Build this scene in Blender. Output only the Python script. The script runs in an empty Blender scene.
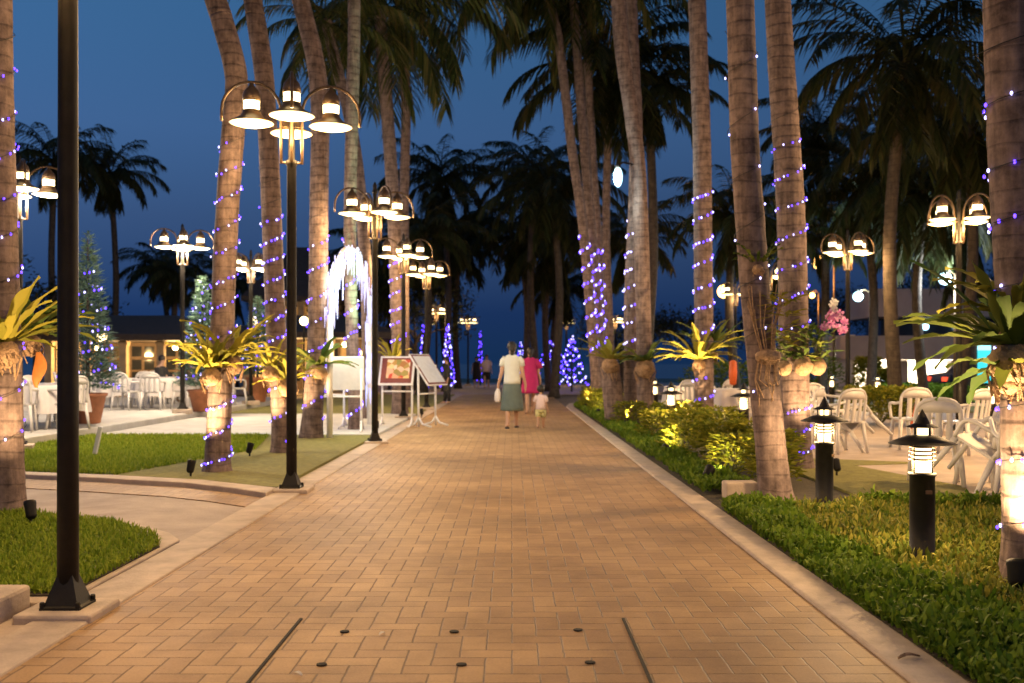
import bpy, math, random
import numpy as np
from mathutils import Vector, Matrix
R = math.radians
PI = math.pi
sc = bpy.context.scene
COL = sc.collection
H, F, CX, HY = 1.25, 1000.0, 512.0, 364.0     # eye height, focal length in pixels, vanishing point

def W(px, py, d):
    return Vector(((px - CX) / F * d, d, H - (py - HY) / F * d))

def GX(px, d):
    return (px - CX) / F * d

# ------------------------------------------------------------------ materials
def _mat(name):
    m = bpy.data.materials.new(name)
    m.use_nodes = True
    nt = m.node_tree
    return m, nt, nt.nodes['Principled BSDF']

def N(nt, typ, **kw):
    n = nt.nodes.new(typ)
    for k, v in kw.items():
        setattr(n, k, v)
    return n

def L(nt, a, b):
    nt.links.new(a, b)

def math_n(nt, op, a, b=None, c=None):
    n = nt.nodes.new('ShaderNodeMath')
    n.operation = op
    for i, v in enumerate((a, b, c)):
        if v is None:
            continue
        if isinstance(v, (int, float)):
            n.inputs[i].default_value = v
        else:
            nt.links.new(v, n.inputs[i])
    return n.outputs[0]

def c4(c):
    return (c[0], c[1], c[2], 1.0)

def ramp(nt, fac, stops):
    r = nt.nodes.new('ShaderNodeValToRGB')
    el = r.color_ramp.elements
    el[0].position, el[0].color = stops[0][0], c4(stops[0][1])
    el[1].position, el[1].color = stops[1][0], c4(stops[1][1])
    for p, c in stops[2:]:
        e = el.new(p)
        e.color = c4(c)
    if fac is not None:
        nt.links.new(fac, r.inputs[0])
    return r.outputs[0]

def simple(name, col, rough=0.6, metal=0.0, vary=0.25, scale=6.0, bump=0.0, bscale=None, spec=0.5):
    m, nt, b = _mat(name)
    tc = N(nt, 'ShaderNodeTexCoord')
    no = N(nt, 'ShaderNodeTexNoise')
    no.inputs['Scale'].default_value = scale
    no.inputs['Detail'].default_value = 6
    no.inputs['Roughness'].default_value = 0.65
    L(nt, tc.outputs['Object'], no.inputs['Vector'])
    lo = tuple(x * (1 - vary) for x in col)
    hi = tuple(min(1, x * (1 + vary)) for x in col)
    L(nt, ramp(nt, no.outputs['Fac'], [(0.3, lo), (0.7, hi)]), b.inputs['Base Color'])
    b.inputs['Roughness'].default_value = rough
    b.inputs['Metallic'].default_value = metal
    b.inputs['Specular IOR Level'].default_value = spec
    if bump:
        n2 = N(nt, 'ShaderNodeTexNoise')
        n2.inputs['Scale'].default_value = bscale or scale * 5
        n2.inputs['Detail'].default_value = 5
        L(nt, tc.outputs['Object'], n2.inputs['Vector'])
        bp = N(nt, 'ShaderNodeBump')
        bp.inputs['Strength'].default_value = 1.0
        bp.inputs['Distance'].default_value = bump
        L(nt, n2.outputs['Fac'], bp.inputs['Height'])
        L(nt, bp.outputs['Normal'], b.inputs['Normal'])
    return m

def leafy(name, cols, rough=0.5, trans=0.25):
    m, nt, b = _mat(name)
    g = N(nt, 'ShaderNodeNewGeometry')
    k = len(cols) - 1
    c = ramp(nt, g.outputs['Random Per Island'], [(i / k, cols[i]) for i in range(len(cols))])
    L(nt, c, b.inputs['Base Color'])
    b.inputs['Roughness'].default_value = rough
    b.inputs['Specular IOR Level'].default_value = 0.15
    tr = N(nt, 'ShaderNodeBsdfTranslucent')
    L(nt, c, tr.inputs['Color'])
    mx = N(nt, 'ShaderNodeMixShader')
    mx.inputs[0].default_value = trans
    L(nt, b.outputs[0], mx.inputs[1])
    L(nt, tr.outputs[0], mx.inputs[2])
    L(nt, mx.outputs[0], nt.nodes['Material Output'].inputs['Surface'])
    return m

def glow(name, col, strength, sample=False):
    m, nt, b = _mat(name)
    b.inputs['Base Color'].default_value = c4([min(.8, x) for x in col])
    b.inputs['Emission Color'].default_value = c4(col)
    b.inputs['Emission Strength'].default_value = strength
    m.cycles.emission_sampling = 'AUTO' if sample else 'NONE'
    return m

def paver_material():
    """90 degree herringbone of two-to-one pavers."""
    m, nt, b = _mat('herringbone_pavers')
    tc = N(nt, 'ShaderNodeTexCoord')
    dn = N(nt, 'ShaderNodeTexNoise')
    dn.inputs['Scale'].default_value = 9
    dn.inputs['Detail'].default_value = 3
    L(nt, tc.outputs['Object'], dn.inputs['Vector'])
    sub = N(nt, 'ShaderNodeVectorMath', operation='SUBTRACT')
    L(nt, dn.outputs['Color'], sub.inputs[0])
    sub.inputs[1].default_value = (.5, .5, .5)
    scl = N(nt, 'ShaderNodeVectorMath', operation='SCALE')
    L(nt, sub.outputs[0], scl.inputs[0])
    scl.inputs['Scale'].default_value = .012
    add = N(nt, 'ShaderNodeVectorMath', operation='ADD')
    L(nt, tc.outputs['Object'], add.inputs[0])
    L(nt, scl.outputs[0], add.inputs[1])
    sp = N(nt, 'ShaderNodeSeparateXYZ')
    L(nt, add.outputs[0], sp.inputs[0])
    w = 0.112
    x = math_n(nt, 'DIVIDE', sp.outputs['X'], w)
    y = math_n(nt, 'DIVIDE', sp.outputs['Y'], w)
    i, j = math_n(nt, 'FLOOR', x), math_n(nt, 'FLOOR', y)
    fx, fy = math_n(nt, 'SUBTRACT', x, i), math_n(nt, 'SUBTRACT', y, j)
    k = math_n(nt, 'FLOORED_MODULO', math_n(nt, 'ADD', math_n(nt, 'SUBTRACT', i, j), 0.01), 4.0)
    k = math_n(nt, 'FLOOR', k)
    def eq(v):
        return math_n(nt, 'COMPARE', k, v, 0.1)
    e0, e1, e2, e3 = eq(0.), eq(1.), eq(2.), eq(3.)
    one = lambda a: math_n(nt, 'SUBTRACT', 1.0, a)
    # distance to the brick edges; edges inside a brick pushed away
    dl = math_n(nt, 'ADD', fx, e1)
    dr = math_n(nt, 'ADD', one(fx), e0)
    db = math_n(nt, 'ADD', fy, e2)
    dt = math_n(nt, 'ADD', one(fy), e3)
    dist = math_n(nt, 'MINIMUM', math_n(nt, 'MINIMUM', dl, dr), math_n(nt, 'MINIMUM', db, dt))
    mr = N(nt, 'ShaderNodeMapRange', interpolation_type='SMOOTHSTEP')
    L(nt, dist, mr.inputs['Value'])
    mr.inputs['From Min'].default_value = 0.008
    mr.inputs['From Max'].default_value = 0.05
    joint = mr.outputs['Result']
    bi = math_n(nt, 'SUBTRACT', i, e1)
    bj = math_n(nt, 'SUBTRACT', j, e2)
    cb = N(nt, 'ShaderNodeCombineXYZ')
    L(nt, bi, cb.inputs[0]); L(nt, bj, cb.inputs[1])
    wn = N(nt, 'ShaderNodeTexWhiteNoise')
    L(nt, cb.outputs[0], wn.inputs['Vector'])
    base = ramp(nt, wn.outputs['Value'], [(0, (.355, .218, .105)), (1, (.45, .288, .138)), (.5, (.405, .254, .12))])
    st = N(nt, 'ShaderNodeTexNoise')
    st.inputs['Scale'].default_value = 0.9
    st.inputs['Detail'].default_value = 8
    st.inputs['Roughness'].default_value = .7
    L(nt, tc.outputs['Object'], st.inputs['Vector'])
    stain = ramp(nt, st.outputs['Fac'], [(.34, (.58, .54, .50)), (.58, (1, 1, 1))])
    fn = N(nt, 'ShaderNodeTexNoise')
    fn.inputs['Scale'].default_value = 90
    fn.inputs['Detail'].default_value = 4
    L(nt, tc.outputs['Object'], fn.inputs['Vector'])
    grain = ramp(nt, fn.outputs['Fac'], [(.3, (.85, .85, .85)), (.7, (1.08, 1.08, 1.08))])
    def mul(a, c):
        q = N(nt, 'ShaderNodeMix', data_type='RGBA', blend_type='MULTIPLY')
        q.inputs['Factor'].default_value = 1
        L(nt, a, q.inputs['A']); L(nt, c, q.inputs['B'])
        return q.outputs['Result']
    colr = mul(mul(base, stain), grain)
    q = N(nt, 'ShaderNodeMix', data_type='RGBA')
    q.inputs['A'].default_value = (.15, .092, .046, 1)
    L(nt, joint, q.inputs['Factor']); L(nt, colr, q.inputs['B'])
    L(nt, q.outputs['Result'], b.inputs['Base Color'])
    b.inputs['Roughness'].default_value = .62
    b.inputs['Specular IOR Level'].default_value = .35
    hh = math_n(nt, 'ADD', math_n(nt, 'MULTIPLY', joint, 1.0), math_n(nt, 'MULTIPLY', fn.outputs['Fac'], .25))
    hh = math_n(nt, 'ADD', hh, math_n(nt, 'MULTIPLY', wn.outputs['Value'], .15))
    bp = N(nt, 'ShaderNodeBump')
    bp.inputs['Distance'].default_value = .005
    bp.inputs['Strength'].default_value = .9
    L(nt, hh, bp.inputs['Height'])
    L(nt, bp.outputs['Normal'], b.inputs['Normal'])
    return m

def bark_material(name, c_lo, c_hi):
    m, nt, b = _mat(name)
    tc = N(nt, 'ShaderNodeTexCoord')
    mp = N(nt, 'ShaderNodeMapping')
    mp.inputs['Scale'].default_value = (1, 1, 1)
    L(nt, tc.outputs['Object'], mp.inputs['Vector'])
    wv = N(nt, 'ShaderNodeTexWave', wave_type='BANDS', bands_direction='Z', wave_profile='SAW')
    wv.inputs['Scale'].default_value = 2.4
    wv.inputs['Distortion'].default_value = 3.5
    wv.inputs['Detail'].default_value = 2
    wv.inputs['Detail Scale'].default_value = .6
    L(nt, mp.outputs[0], wv.inputs['Vector'])
    scar = N(nt, 'ShaderNodeMapRange', interpolation_type='SMOOTHSTEP')
    L(nt, wv.outputs['Fac'], scar.inputs['Value'])
    scar.inputs['From Min'].default_value = .80
    scar.inputs['From Max'].default_value = .97
    mk = N(nt, 'ShaderNodeTexNoise')
    mk.inputs['Scale'].default_value = 4
    mk.inputs['Detail'].default_value = 3
    L(nt, tc.outputs['Object'], mk.inputs['Vector'])
    scm = math_n(nt, 'MULTIPLY', scar.outputs['Result'], math_n(nt, 'MULTIPLY', mk.outputs['Fac'], 1.2))
    no = N(nt, 'ShaderNodeTexNoise')
    no.inputs['Scale'].default_value = 7
    no.inputs['Detail'].default_value = 9
    no.inputs['Roughness'].default_value = .7
    L(nt, tc.outputs['Object'], no.inputs['Vector'])
    mp2 = N(nt, 'ShaderNodeMapping')
    mp2.inputs['Scale'].default_value = (26, 26, 3)
    L(nt, tc.outputs['Object'], mp2.inputs['Vector'])
    n3 = N(nt, 'ShaderNodeTexNoise')
    n3.inputs['Scale'].default_value = 1.0
    n3.inputs['Detail'].default_value = 6
    L(nt, mp2.outputs[0], n3.inputs['Vector'])
    f = math_n(nt, 'ADD', math_n(nt, 'MULTIPLY', no.outputs['Fac'], .74), math_n(nt, 'MULTIPLY', n3.outputs['Fac'], .32))
    f = math_n(nt, 'SUBTRACT', f, math_n(nt, 'MULTIPLY', scm, .13))
    L(nt, ramp(nt, f, [(.38, c_lo), (.68, c_hi)]), b.inputs['Base Color'])
    b.inputs['Roughness'].default_value = .85
    b.inputs['Specular IOR Level'].default_value = .2
    h = math_n(nt, 'SUBTRACT', math_n(nt, 'MULTIPLY', n3.outputs['Fac'], .5), math_n(nt, 'MULTIPLY', scm, .45))
    h = math_n(nt, 'ADD', h, math_n(nt, 'MULTIPLY', no.outputs['Fac'], .6))
    bp = N(nt, 'ShaderNodeBump')
    bp.inputs['Distance'].default_value = .014
    bp.inputs['Strength'].default_value = 1.0
    L(nt, h, bp.inputs['Height'])
    L(nt, bp.outputs['Normal'], b.inputs['Normal'])
    return m

def menu_material():
    """A printed food picture: blurred blocks of colour on a red-brown sheet."""
    m, nt, b = _mat('menu_print')
    tc = N(nt, 'ShaderNodeTexCoord')
    vo = N(nt, 'ShaderNodeTexVoronoi')
    vo.inputs['Scale'].default_value = 9
    L(nt, tc.outputs['Object'], vo.inputs['Vector'])
    s = N(nt, 'ShaderNodeSeparateColor')
    L(nt, vo.outputs['Color'], s.inputs[0])
    L(nt, ramp(nt, s.outputs[0], [(0, (.55, .06, .03)), (1, (.75, .5, .12)), (.35, (.2, .28, .06)), (.6, (.7, .22, .06)), (.8, (.8, .65, .5))]), b.inputs['Base Color'])
    b.inputs['Roughness'].default_value = .35
    return m

M = {}
M['paver'] = paver_material()
M['kerb'] = simple('kerb_concrete', (.46, .37, .29), .8, 0, .22, 5, .004, 60)
M['concrete'] = simple('concrete_paving', (.36, .29, .24), .8, 0, .25, 2.2, .004, 50)
M['pale_concrete'] = simple('pale_concrete', (.50, .49, .46), .75, 0, .15, 2.5, .003, 50)
M['soil'] = simple('dark_soil', (.045, .035, .02), .95, 0, .4, 9, .02, 30)
M['turf'] = simple('short_turf', (.20, .19, .05), .95, 0, .3, 14, .01, 260)
M['sand'] = simple('sandy_ground', (.17, .13, .09), .95, 0, .3, 1.5, .01, 40)
M['water'] = simple('sea_water', (.012, .02, .045), .25, 0, .2, .05, .05, .6)
M['black_metal'] = simple('black_painted_metal', (.012, .0105, .0095), .55, .0, .35, 14, .0008, 90, .25)
M['brown_metal'] = simple('brown_metal', (.12, .078, .045), .42, .5, .3, 12)
M['plastic'] = simple('white_plastic', (.62, .60, .58), .42, 0, .08, 9)
M['white_paint'] = simple('white_paint', (.72, .71, .70), .45, 0, .07, 10)
M['cloth'] = simple('white_cloth', (.68, .64, .62), .9, 0, .08, 4, .004, 25)
M['terracotta'] = simple('terracotta', (.33, .13, .06), .75, 0, .25, 7, .003, 60)
M['husk'] = simple('coconut_husk', (.34, .22, .13), .95, 0, .45, 26, .02, 60)
M['lens'] = glow('lamp_lens', (1.0, .76, .38), 4.0, True)
M['diffuser'] = glow('lamp_diffuser', (1.0, .78, .40), 1.6)
M['bollard_lens'] = glow('bollard_lens', (1.0, .74, .36), 2.4)
M['bulb_white'] = glow('white_bulb', (.45, .42, 1.0), 2.6)
M['bulb_violet'] = glow('violet_bulb', (.085, .035, 1.0), 3.2)
M['ice'] = glow('icicle_light', (.44, .48, 1.0), .58)
M['sodium'] = glow('sodium_globe', (1.0, .50, .12), 6.0)
M['flood'] = glow('flood_lens', (.45, .82, 1.0), 2.5)
M['warm_globe'] = glow('warm_globe', (1.0, .72, .35), 5.0)
M['spot_lens'] = glow('spot_lens', (1.0, .9, .7), 4.0)
M['tail'] = glow('tail_lens', (1.0, .08, .03), .8)
M['cyan'] = glow('cyan_panel', (.05, .62, .72), .5)
M['cyan_pale'] = glow('pale_cyan_panel', (.45, .9, .95), .5)
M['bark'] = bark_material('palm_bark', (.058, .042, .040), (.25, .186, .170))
M['bark_shade'] = bark_material('shaded_palm_bark', (.025, .02, .016), (.085, .066, .052))  # palm bark darkened so background trunks stay in shade
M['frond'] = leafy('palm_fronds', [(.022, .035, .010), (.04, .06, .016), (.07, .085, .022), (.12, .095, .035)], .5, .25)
M['frond_shade'] = leafy('shaded_palm_fronds', [(.016, .024, .008), (.03, .04, .012), (.05, .045, .018)], .6, .2)  # frond colours darkened to hold the background crowns in silhouette
M['fern'] = leafy('uplit_fern_leaves', [(.14, .15, .022), (.24, .23, .032), (.36, .32, .05), (.28, .26, .036)], .65, .25)  # leaf colours brightened and yellowed to carry the uplights
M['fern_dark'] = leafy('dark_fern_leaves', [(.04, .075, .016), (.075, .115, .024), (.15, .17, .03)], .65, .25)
M['grass'] = leafy('grass_blades', [(.12, .20, .014), (.21, .29, .022), (.33, .38, .04)], .7, .3)
M['cover'] = leafy('lamplit_cover_leaves', [(.07, .12, .014), (.13, .17, .022), (.24, .24, .035), (.32, .29, .055)], .75, .25)  # same plants as the dark cover, with lamplight put into the colour
M['cover_dark'] = leafy('dark_ground_cover', [(.06, .125, .010), (.11, .185, .016), (.18, .25, .028)], .75, .25)
M['shrub'] = leafy('shrub_leaves', [(.09, .125, .012), (.18, .20, .02), (.34, .31, .035)], .65, .25)
M['conifer'] = leafy('conifer_needles', [(.08, .15, .11), (.12, .20, .15), (.17, .26, .19)], .6, .15)
M['petal'] = leafy('orchid_petals', [(.55, .16, .42), (.62, .25, .5), (.7, .45, .62)], .5, .35)
M['petal_white'] = leafy('white_petals', [(.7, .68, .66), (.75, .72, .68)], .5, .35)
M['stem'] = simple('green_stem', (.09, .10, .03), .7)
M['roof'] = simple('dark_roof_tiles', (.05, .035, .028), .8, 0, .3, 8, .01, 30)
M['wall_warm'] = simple('ochre_wall', (.46, .34, .2), .8, 0, .25, 3, .004, 40)
M['wood'] = simple('dark_timber', (.10, .06, .035), .6, 0, .3, 6)
M['wall_white'] = simple('white_wall', (.66, .62, .56), .8, 0, .1, 2)
M['fascia'] = simple('grey_fascia', (.34, .29, .27), .7, 0, .12, 1.2)
M['glass'] = simple('dark_glass', (.02, .022, .025), .08, 0, .1, 1)
M['car_paint'] = simple('dark_car_paint', (.03, .03, .035), .25, .3, .1, 3)
M['rubber'] = simple('black_rubber', (.02, .02, .02), .8)
M['skin'] = simple('skin', (.46, .28, .19), .55, 0, .08, 8)
M['hair'] = simple('dark_hair', (.014, .010, .008), .55, 0, .4, 30, .004, 90)
M['tee'] = simple('white_tee', (.62, .66, .62), .85, 0, .06, 6, .01, 18)
M['skirt'] = simple('grey_green_cotton', (.10, .135, .125), .85, 0, .15, 6, .012, 16)
M['magenta'] = simple('magenta_cotton', (.42, .012, .13), .8, 0, .15, 6, .012, 18)
M['pink'] = simple('pale_pink_cotton', (.68, .55, .56), .85, 0, .08, 6, .008, 24)
M['lemon'] = simple('lemon_cotton', (.55, .52, .25), .85, 0, .08, 6, .008, 24)
M['black_cloth'] = simple('black_cotton', (.02, .02, .022), .85, 0, .2, 6)
M['orange'] = simple('orange_plastic', (.55, .10, .02), .6)
M['menu'] = menu_material()
M['menu_frame'] = simple('red_brown_frame', (.16, .03, .02), .5)
M['paper'] = simple('white_paper', (.66, .68, .72), .5, 0, .1, 12)
M['slot'] = simple('dark_slot', (.012, .009, .007), .9)
M['cable'] = simple('dark_cable', (.02, .022, .02), .6)

# ------------------------------------------------------------------ mesh builder
class MB:
    def __init__(s):
        s.v, s.f = [], []
    def add(s, vs, fs):
        o = len(s.v)
        s.v += [tuple(p) for p in vs]
        s.f += [tuple(i + o for i in q) for q in fs]
        return s
    def box(s, c, size, rz=0, mtx=None):
        x, y, z = size[0] / 2, size[1] / 2, size[2] / 2
        vs = [Vector((sx * x, sy * y, sz * z)) for sz in (-1, 1) for sy in (-1, 1) for sx in (-1, 1)]
        T = Matrix.Translation(Vector(c)) @ (mtx if mtx is not None else Matrix.Rotation(rz, 4, 'Z'))
        return s.add([T @ p for p in vs], [(0, 2, 3, 1), (4, 5, 7, 6), (0, 1, 5, 4), (2, 6, 7, 3), (0, 4, 6, 2), (1, 3, 7, 5)])
    def tube(s, path, rad, seg=8, cap=True):
        path = [Vector(p) for p in path]
        n = len(path)
        if not hasattr(rad, '__len__'):
            rad = [rad] * n
        vs, fs = [], []
        up = Vector((0, 0, 1))
        t0 = (path[1] - path[0]).normalized()
        if abs(t0.dot(up)) > .9:
            up = Vector((1, 0, 0))
        nrm = (up - t0 * up.dot(t0)).normalized()
        for i, p in enumerate(path):
            t = (path[min(i + 1, n - 1)] - path[max(i - 1, 0)]).normalized()
            nrm = (nrm - t * nrm.dot(t)).normalized()
            bi = t.cross(nrm)
            for k in range(seg):
                a = 2 * PI * k / seg
                vs.append(p + (nrm * math.cos(a) + bi * math.sin(a)) * rad[i])
        for i in range(n - 1):
            for k in range(seg):
                a, b = i * seg + k, i * seg + (k + 1) % seg
                fs.append((a, b, b + seg, a + seg))
        if cap:
            fs.append(tuple(reversed(range(seg))))
            fs.append(tuple((n - 1) * seg + k for k in range(seg)))
        return s.add(vs, fs)
    def lathe(s, prof, seg=20, c=(0, 0, 0), close=True, phase=0):
        vs, fs = [], []
        for r, z in prof:
            for k in range(seg):
                a = 2 * PI * k / seg + phase
                vs.append((c[0] + r * math.cos(a), c[1] + r * math.sin(a), c[2] + z))
        n = len(prof)
        for i in range(n - 1):
            for k in range(seg):
                a, b = i * seg + k, i * seg + (k + 1) % seg
                fs.append((a, b, b + seg, a + seg))
        if close:
            fs.append(tuple(reversed(range(seg))))
            fs.append(tuple((n - 1) * seg + k for k in range(seg)))
        return s.add(vs, fs)
    def loft(s, rings, seg=16):
        """rings of (x, y, z, rx, ry)"""
        vs, fs = [], []
        for x, y, z, rx, ry in rings:
            for k in range(seg):
                a = 2 * PI * k / seg
                vs.append((x + rx * math.cos(a), y + ry * math.sin(a), z))
        n = len(rings)
        for i in range(n - 1):
            for k in range(seg):
                a, b = i * seg + k, i * seg + (k + 1) % seg
                fs.append((a, b, b + seg, a + seg))
        fs.append(tuple(reversed(range(seg))))
        fs.append(tuple((n - 1) * seg + k for k in range(seg)))
        return s.add(vs, fs)
    def ball(s, c, r, seg=10, rings=7, jit=0, rnd=random):
        if not hasattr(r, '__len__'):
            r = (r, r, r)
        vs, fs = [(c[0], c[1], c[2] - r[2])], []
        for i in range(1, rings):
            t = PI * i / rings
            for k in range(seg):
                a = 2 * PI * k / seg
                q = 1 + (rnd.uniform(-jit, jit) if jit else 0)
                vs.append((c[0] + r[0] * math.sin(t) * math.cos(a) * q, c[1] + r[1] * math.sin(t) * math.sin(a) * q, c[2] - r[2] * math.cos(t) * q))
        vs.append((c[0], c[1], c[2] + r[2]))
        top = len(vs) - 1
        for k in range(seg):
            k2 = (k + 1) % seg
            fs.append((0, 1 + k2, 1 + k))
            for i in range(rings - 2):
                a, b = 1 + i * seg + k, 1 + i * seg + k2
                fs.append((a, b, b + seg, a + seg))
            fs.append((top, 1 + (rings - 2) * seg + k, 1 + (rings - 2) * seg + k2))
        return s.add(vs, fs)
    def prism(s, poly, z0, z1):
        n = len(poly)
        vs = [(x, y, z0) for x, y in poly] + [(x, y, z1) for x, y in poly]
        fs = [tuple(reversed(range(n))), tuple(range(n, 2 * n))]
        fs += [(i, (i + 1) % n, n + (i + 1) % n, n + i) for i in range(n)]
        return s.add(vs, fs)
    def mesh(s, name):
        me = bpy.data.meshes.new(name)
        me.from_pydata(s.v, [], s.f)
        me.update()
        return me
    def build(s, name, mat, parent=None, smooth=False, loc=None, bevel=0):
        me = s.mesh(name)
        return link(name, me, mat, parent, smooth, loc, bevel)

def link(name, me, mat, parent=None, smooth=False, loc=None, bevel=0):
    if mat is not None and not me.materials:
        for mm in (mat if isinstance(mat, (list, tuple)) else [mat]):
            me.materials.append(mm)
    if smooth:
        me.polygons.foreach_set('use_smooth', [True] * len(me.polygons))
    o = bpy.data.objects.new(name, me)
    COL.objects.link(o)
    if parent is not None:
        o.parent = parent
    if loc is not None:
        o.location = loc
    if bevel:
        b = o.modifiers.new('bevel', 'BEVEL')
        b.width = bevel
        b.segments = 2
        b.limit_method = 'ANGLE'
    return o

def tag(o, label=None, cat=None, group=None, kind=None):
    if label:
        assert 4 <= len(label.split()) <= 16, label
        o['label'] = label
    if cat:
        o['category'] = cat
    if group:
        o['group'] = group
    if kind:
        o['kind'] = kind
    return o

def thing(name, label, cat, loc=(0, 0, 0), rz=0, group=None):
    o = bpy.data.objects.new(name, None)
    o.empty_display_size = .2
    COL.objects.link(o)
    o.location = loc
    o.rotation_euler = (0, 0, rz)
    return tag(o, label, cat, group)

def dup(root, loc, rz=0, label=None, scale=1, rot=None, group=None):
    r = root.copy()
    COL.objects.link(r)
    r.location = loc
    r.rotation_euler = rot if rot is not None else (0, 0, rz)
    r.scale = (scale,) * 3
    if label:
        assert 4 <= len(label.split()) <= 16, label
        r['label'] = label
    if group:
        r['group'] = group
    for ch in list(root.children):
        c = ch.copy()
        COL.objects.link(c)
        c.parent = r
        for g in list(ch.children):
            d = g.copy()
            COL.objects.link(d)
            d.parent = c
    return r

def structure(name, mb, mat, **k):
    o = mb.build(name, mat, **k)
    o['kind'] = 'structure'
    return o

def plane(x0, y0, x1, y1, z):
    m = MB()
    m.add([(x0, y0, z), (x1, y0, z), (x1, y1, z), (x0, y1, z)], [(0, 1, 2, 3)])
    return m

def lamp(name, kind, loc, power, col, radius=.08, target=None, spot=R(70), blend=.6, parent=None):
    d = bpy.data.lights.new(name, kind)
    d.energy = power
    d.color = col
    d.shadow_soft_size = radius
    if kind == 'SPOT':
        d.spot_size = spot
        d.spot_blend = blend
    o = bpy.data.objects.new(name, d)
    COL.objects.link(o)
    o.location = loc
    if target is not None:
        o.rotation_euler = (Vector(target) - Vector(loc)).to_track_quat('-Z', 'Y').to_euler()
    return o

WARM = (1.0, .60, .25)
UPW = (1.0, .64, .30)

# ------------------------------------------------------------------ camera, world
cam = bpy.data.cameras.new('camera')
co = bpy.data.objects.new('camera', cam)
COL.objects.link(co)
co.location = (0, 0, H)
co.rotation_euler = (R(90), 0, 0)
cam.sensor_width = 36
cam.lens = 36 * F / 1024
cam.shift_x = 0
cam.shift_y = (HY - 341.5) / 1024
cam.clip_start = .1
cam.clip_end = 8000
cam.dof.use_dof = True
cam.dof.focus_distance = 6.3
cam.dof.aperture_fstop = 2.6
sc.camera = co

wd = bpy.data.worlds.new('World')
sc.world = wd
wd.use_nodes = True
nt = wd.node_tree
bg = nt.nodes['Background']
sky = N(nt, 'ShaderNodeTexSky', sky_type='NISHITA')
sky.sun_disc = False
SUN_EL, SUN_ROT = R(2.5), R(112)
sky.sun_elevation = SUN_EL
sky.sun_rotation = SUN_ROT
sky.ozone_density = 3.9
sky.dust_density = .3
sky.air_density = 1.0
wtc = N(nt, 'ShaderNodeTexCoord')
wmp = N(nt, 'ShaderNodeMapping')
wmp.inputs['Location'].default_value = (0, 0, .2)
L(nt, wtc.outputs['Generated'], wmp.inputs['Vector'])
L(nt, wmp.outputs[0], sky.inputs[0])
wsp = N(nt, 'ShaderNodeSeparateXYZ')
L(nt, wtc.outputs['Generated'], wsp.inputs[0])
wmul = N(nt, 'ShaderNodeMix', data_type='RGBA', blend_type='MULTIPLY')
wmul.inputs['Factor'].default_value = 1
L(nt, sky.outputs[0], wmul.inputs['A'])
L(nt, ramp(nt, wsp.outputs['Z'], [(0, (.10, .13, .22)), (.36, (1.22, 1.15, 1.05)), (.05, (.17, .17, .29)), (.14, (.72, .48, .53)), (.22, (1.12, .82, .83))]), wmul.inputs['B'])
L(nt, wmul.outputs['Result'], bg.inputs['Color'])
bg.inputs['Strength'].default_value = .15

sc.view_settings.view_transform = 'Standard'
sc.view_settings.look = 'None'
sc.view_settings.exposure = 1.0
sc.view_settings.gamma = 1
sc.cycles.use_denoising = True
sc.cycles.max_bounces = 5
sc.cycles.diffuse_bounces = 3
sc.cycles.glossy_bounces = 2
sc.cycles.transmission_bounces = 3
sc.cycles.sample_clamp_indirect = 2.0
sc.cycles.caustics_reflective = False
sc.cycles.caustics_refractive = False
sc.cycles.use_light_tree = True

# ------------------------------------------------------------------ ground
structure('ground', plane(-3000, -60, 3000, 90, -.06), M['sand'])
structure('sea', plane(-4000, 90, 4000, 7000, -.05), M['water'])
structure('plaza', plane(-14, 41, 14, 68, -.02), M['concrete'])
structure('path', plane(-2.04, -8, 1.56, 41, 0), M['paver'])
mb = MB(); mb.box((-2.18, 16.5, -.053), (.28, 49, .13)); structure('kerb_left', mb, M['kerb'], bevel=.012)
pts = [(1.562, -8), (1.775, -8), (1.79, 29), (2.0, 31), (2.6, 32.6), (3.6, 33.4), (3.6, 33.7), (2.45, 32.9), (1.78, 31.3), (1.562, 29)]
mb = MB(); mb.prism(pts, -.08, .018); structure('kerb_right', mb, M['kerb'], bevel=.014)
structure('side_path', plane(-16, 2.6, -2.3, 12.5, -.006), M['concrete'])
mb = MB(); mb.prism([(-2.33, 8.75), (-2.75, 9.1), (-3.3, 9.45), (-4.4, 9.9), (-5.3, 10.2), (-9.5, 11.3), (-9.5, 11.85), (-7.05, 11.36), (-5.3, 10.86), (-4.4, 10.56), (-3.3, 10.1), (-2.75, 9.7), (-2.33, 9.33)], -.05, .002)
structure('side_path_pavers', mb, M['paver'])
# kerbed grass bed near the camera
bedA = [(-2.36, 5.28), (-2.36, 6.7), (-2.55, 7.1), (-3.1, 7.72), (-4.4, 8.4), (-7, 9.4), (-9, 9.8), (-9, 5.28)]
kerbA = [(-2.325, 5.15), (-2.325, 7.0), (-2.5, 7.3), (-3.1, 7.92), (-4.4, 8.6), (-7, 9.6), (-9, 10), (-9, 5.15)]
mb = MB(); mb.prism(kerbA, -.05, .022); structure('kerb_bed', mb, M['kerb'], bevel=.01)
mb = MB(); mb.prism(bedA, -.03, .03); structure('lawn_soil', mb, M['soil'])
mb = MB(); mb.prism([(-2.47, 4.50), (-2.47, 5.14), (-4.4, 5.14), (-4.4, 4.50)], -.05, .12); structure('step', mb, M['kerb'], bevel=.02)
kerb2 = [(-2.3, 9.35), (-2.75, 9.75), (-3.3, 10.15), (-4.4, 10.6), (-5.3, 10.9), (-7.05, 11.4), (-9.5, 11.9), (-9.5, 12.1), (-7.05, 11.65), (-5.3, 11.15), (-4.3, 10.85), (-3.2, 10.4), (-2.65, 10.0), (-2.3, 9.75)]
mb = MB(); mb.prism(kerb2, -.05, .048); structure('kerb_lawn', mb, M['kerb'], bevel=.012)
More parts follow.
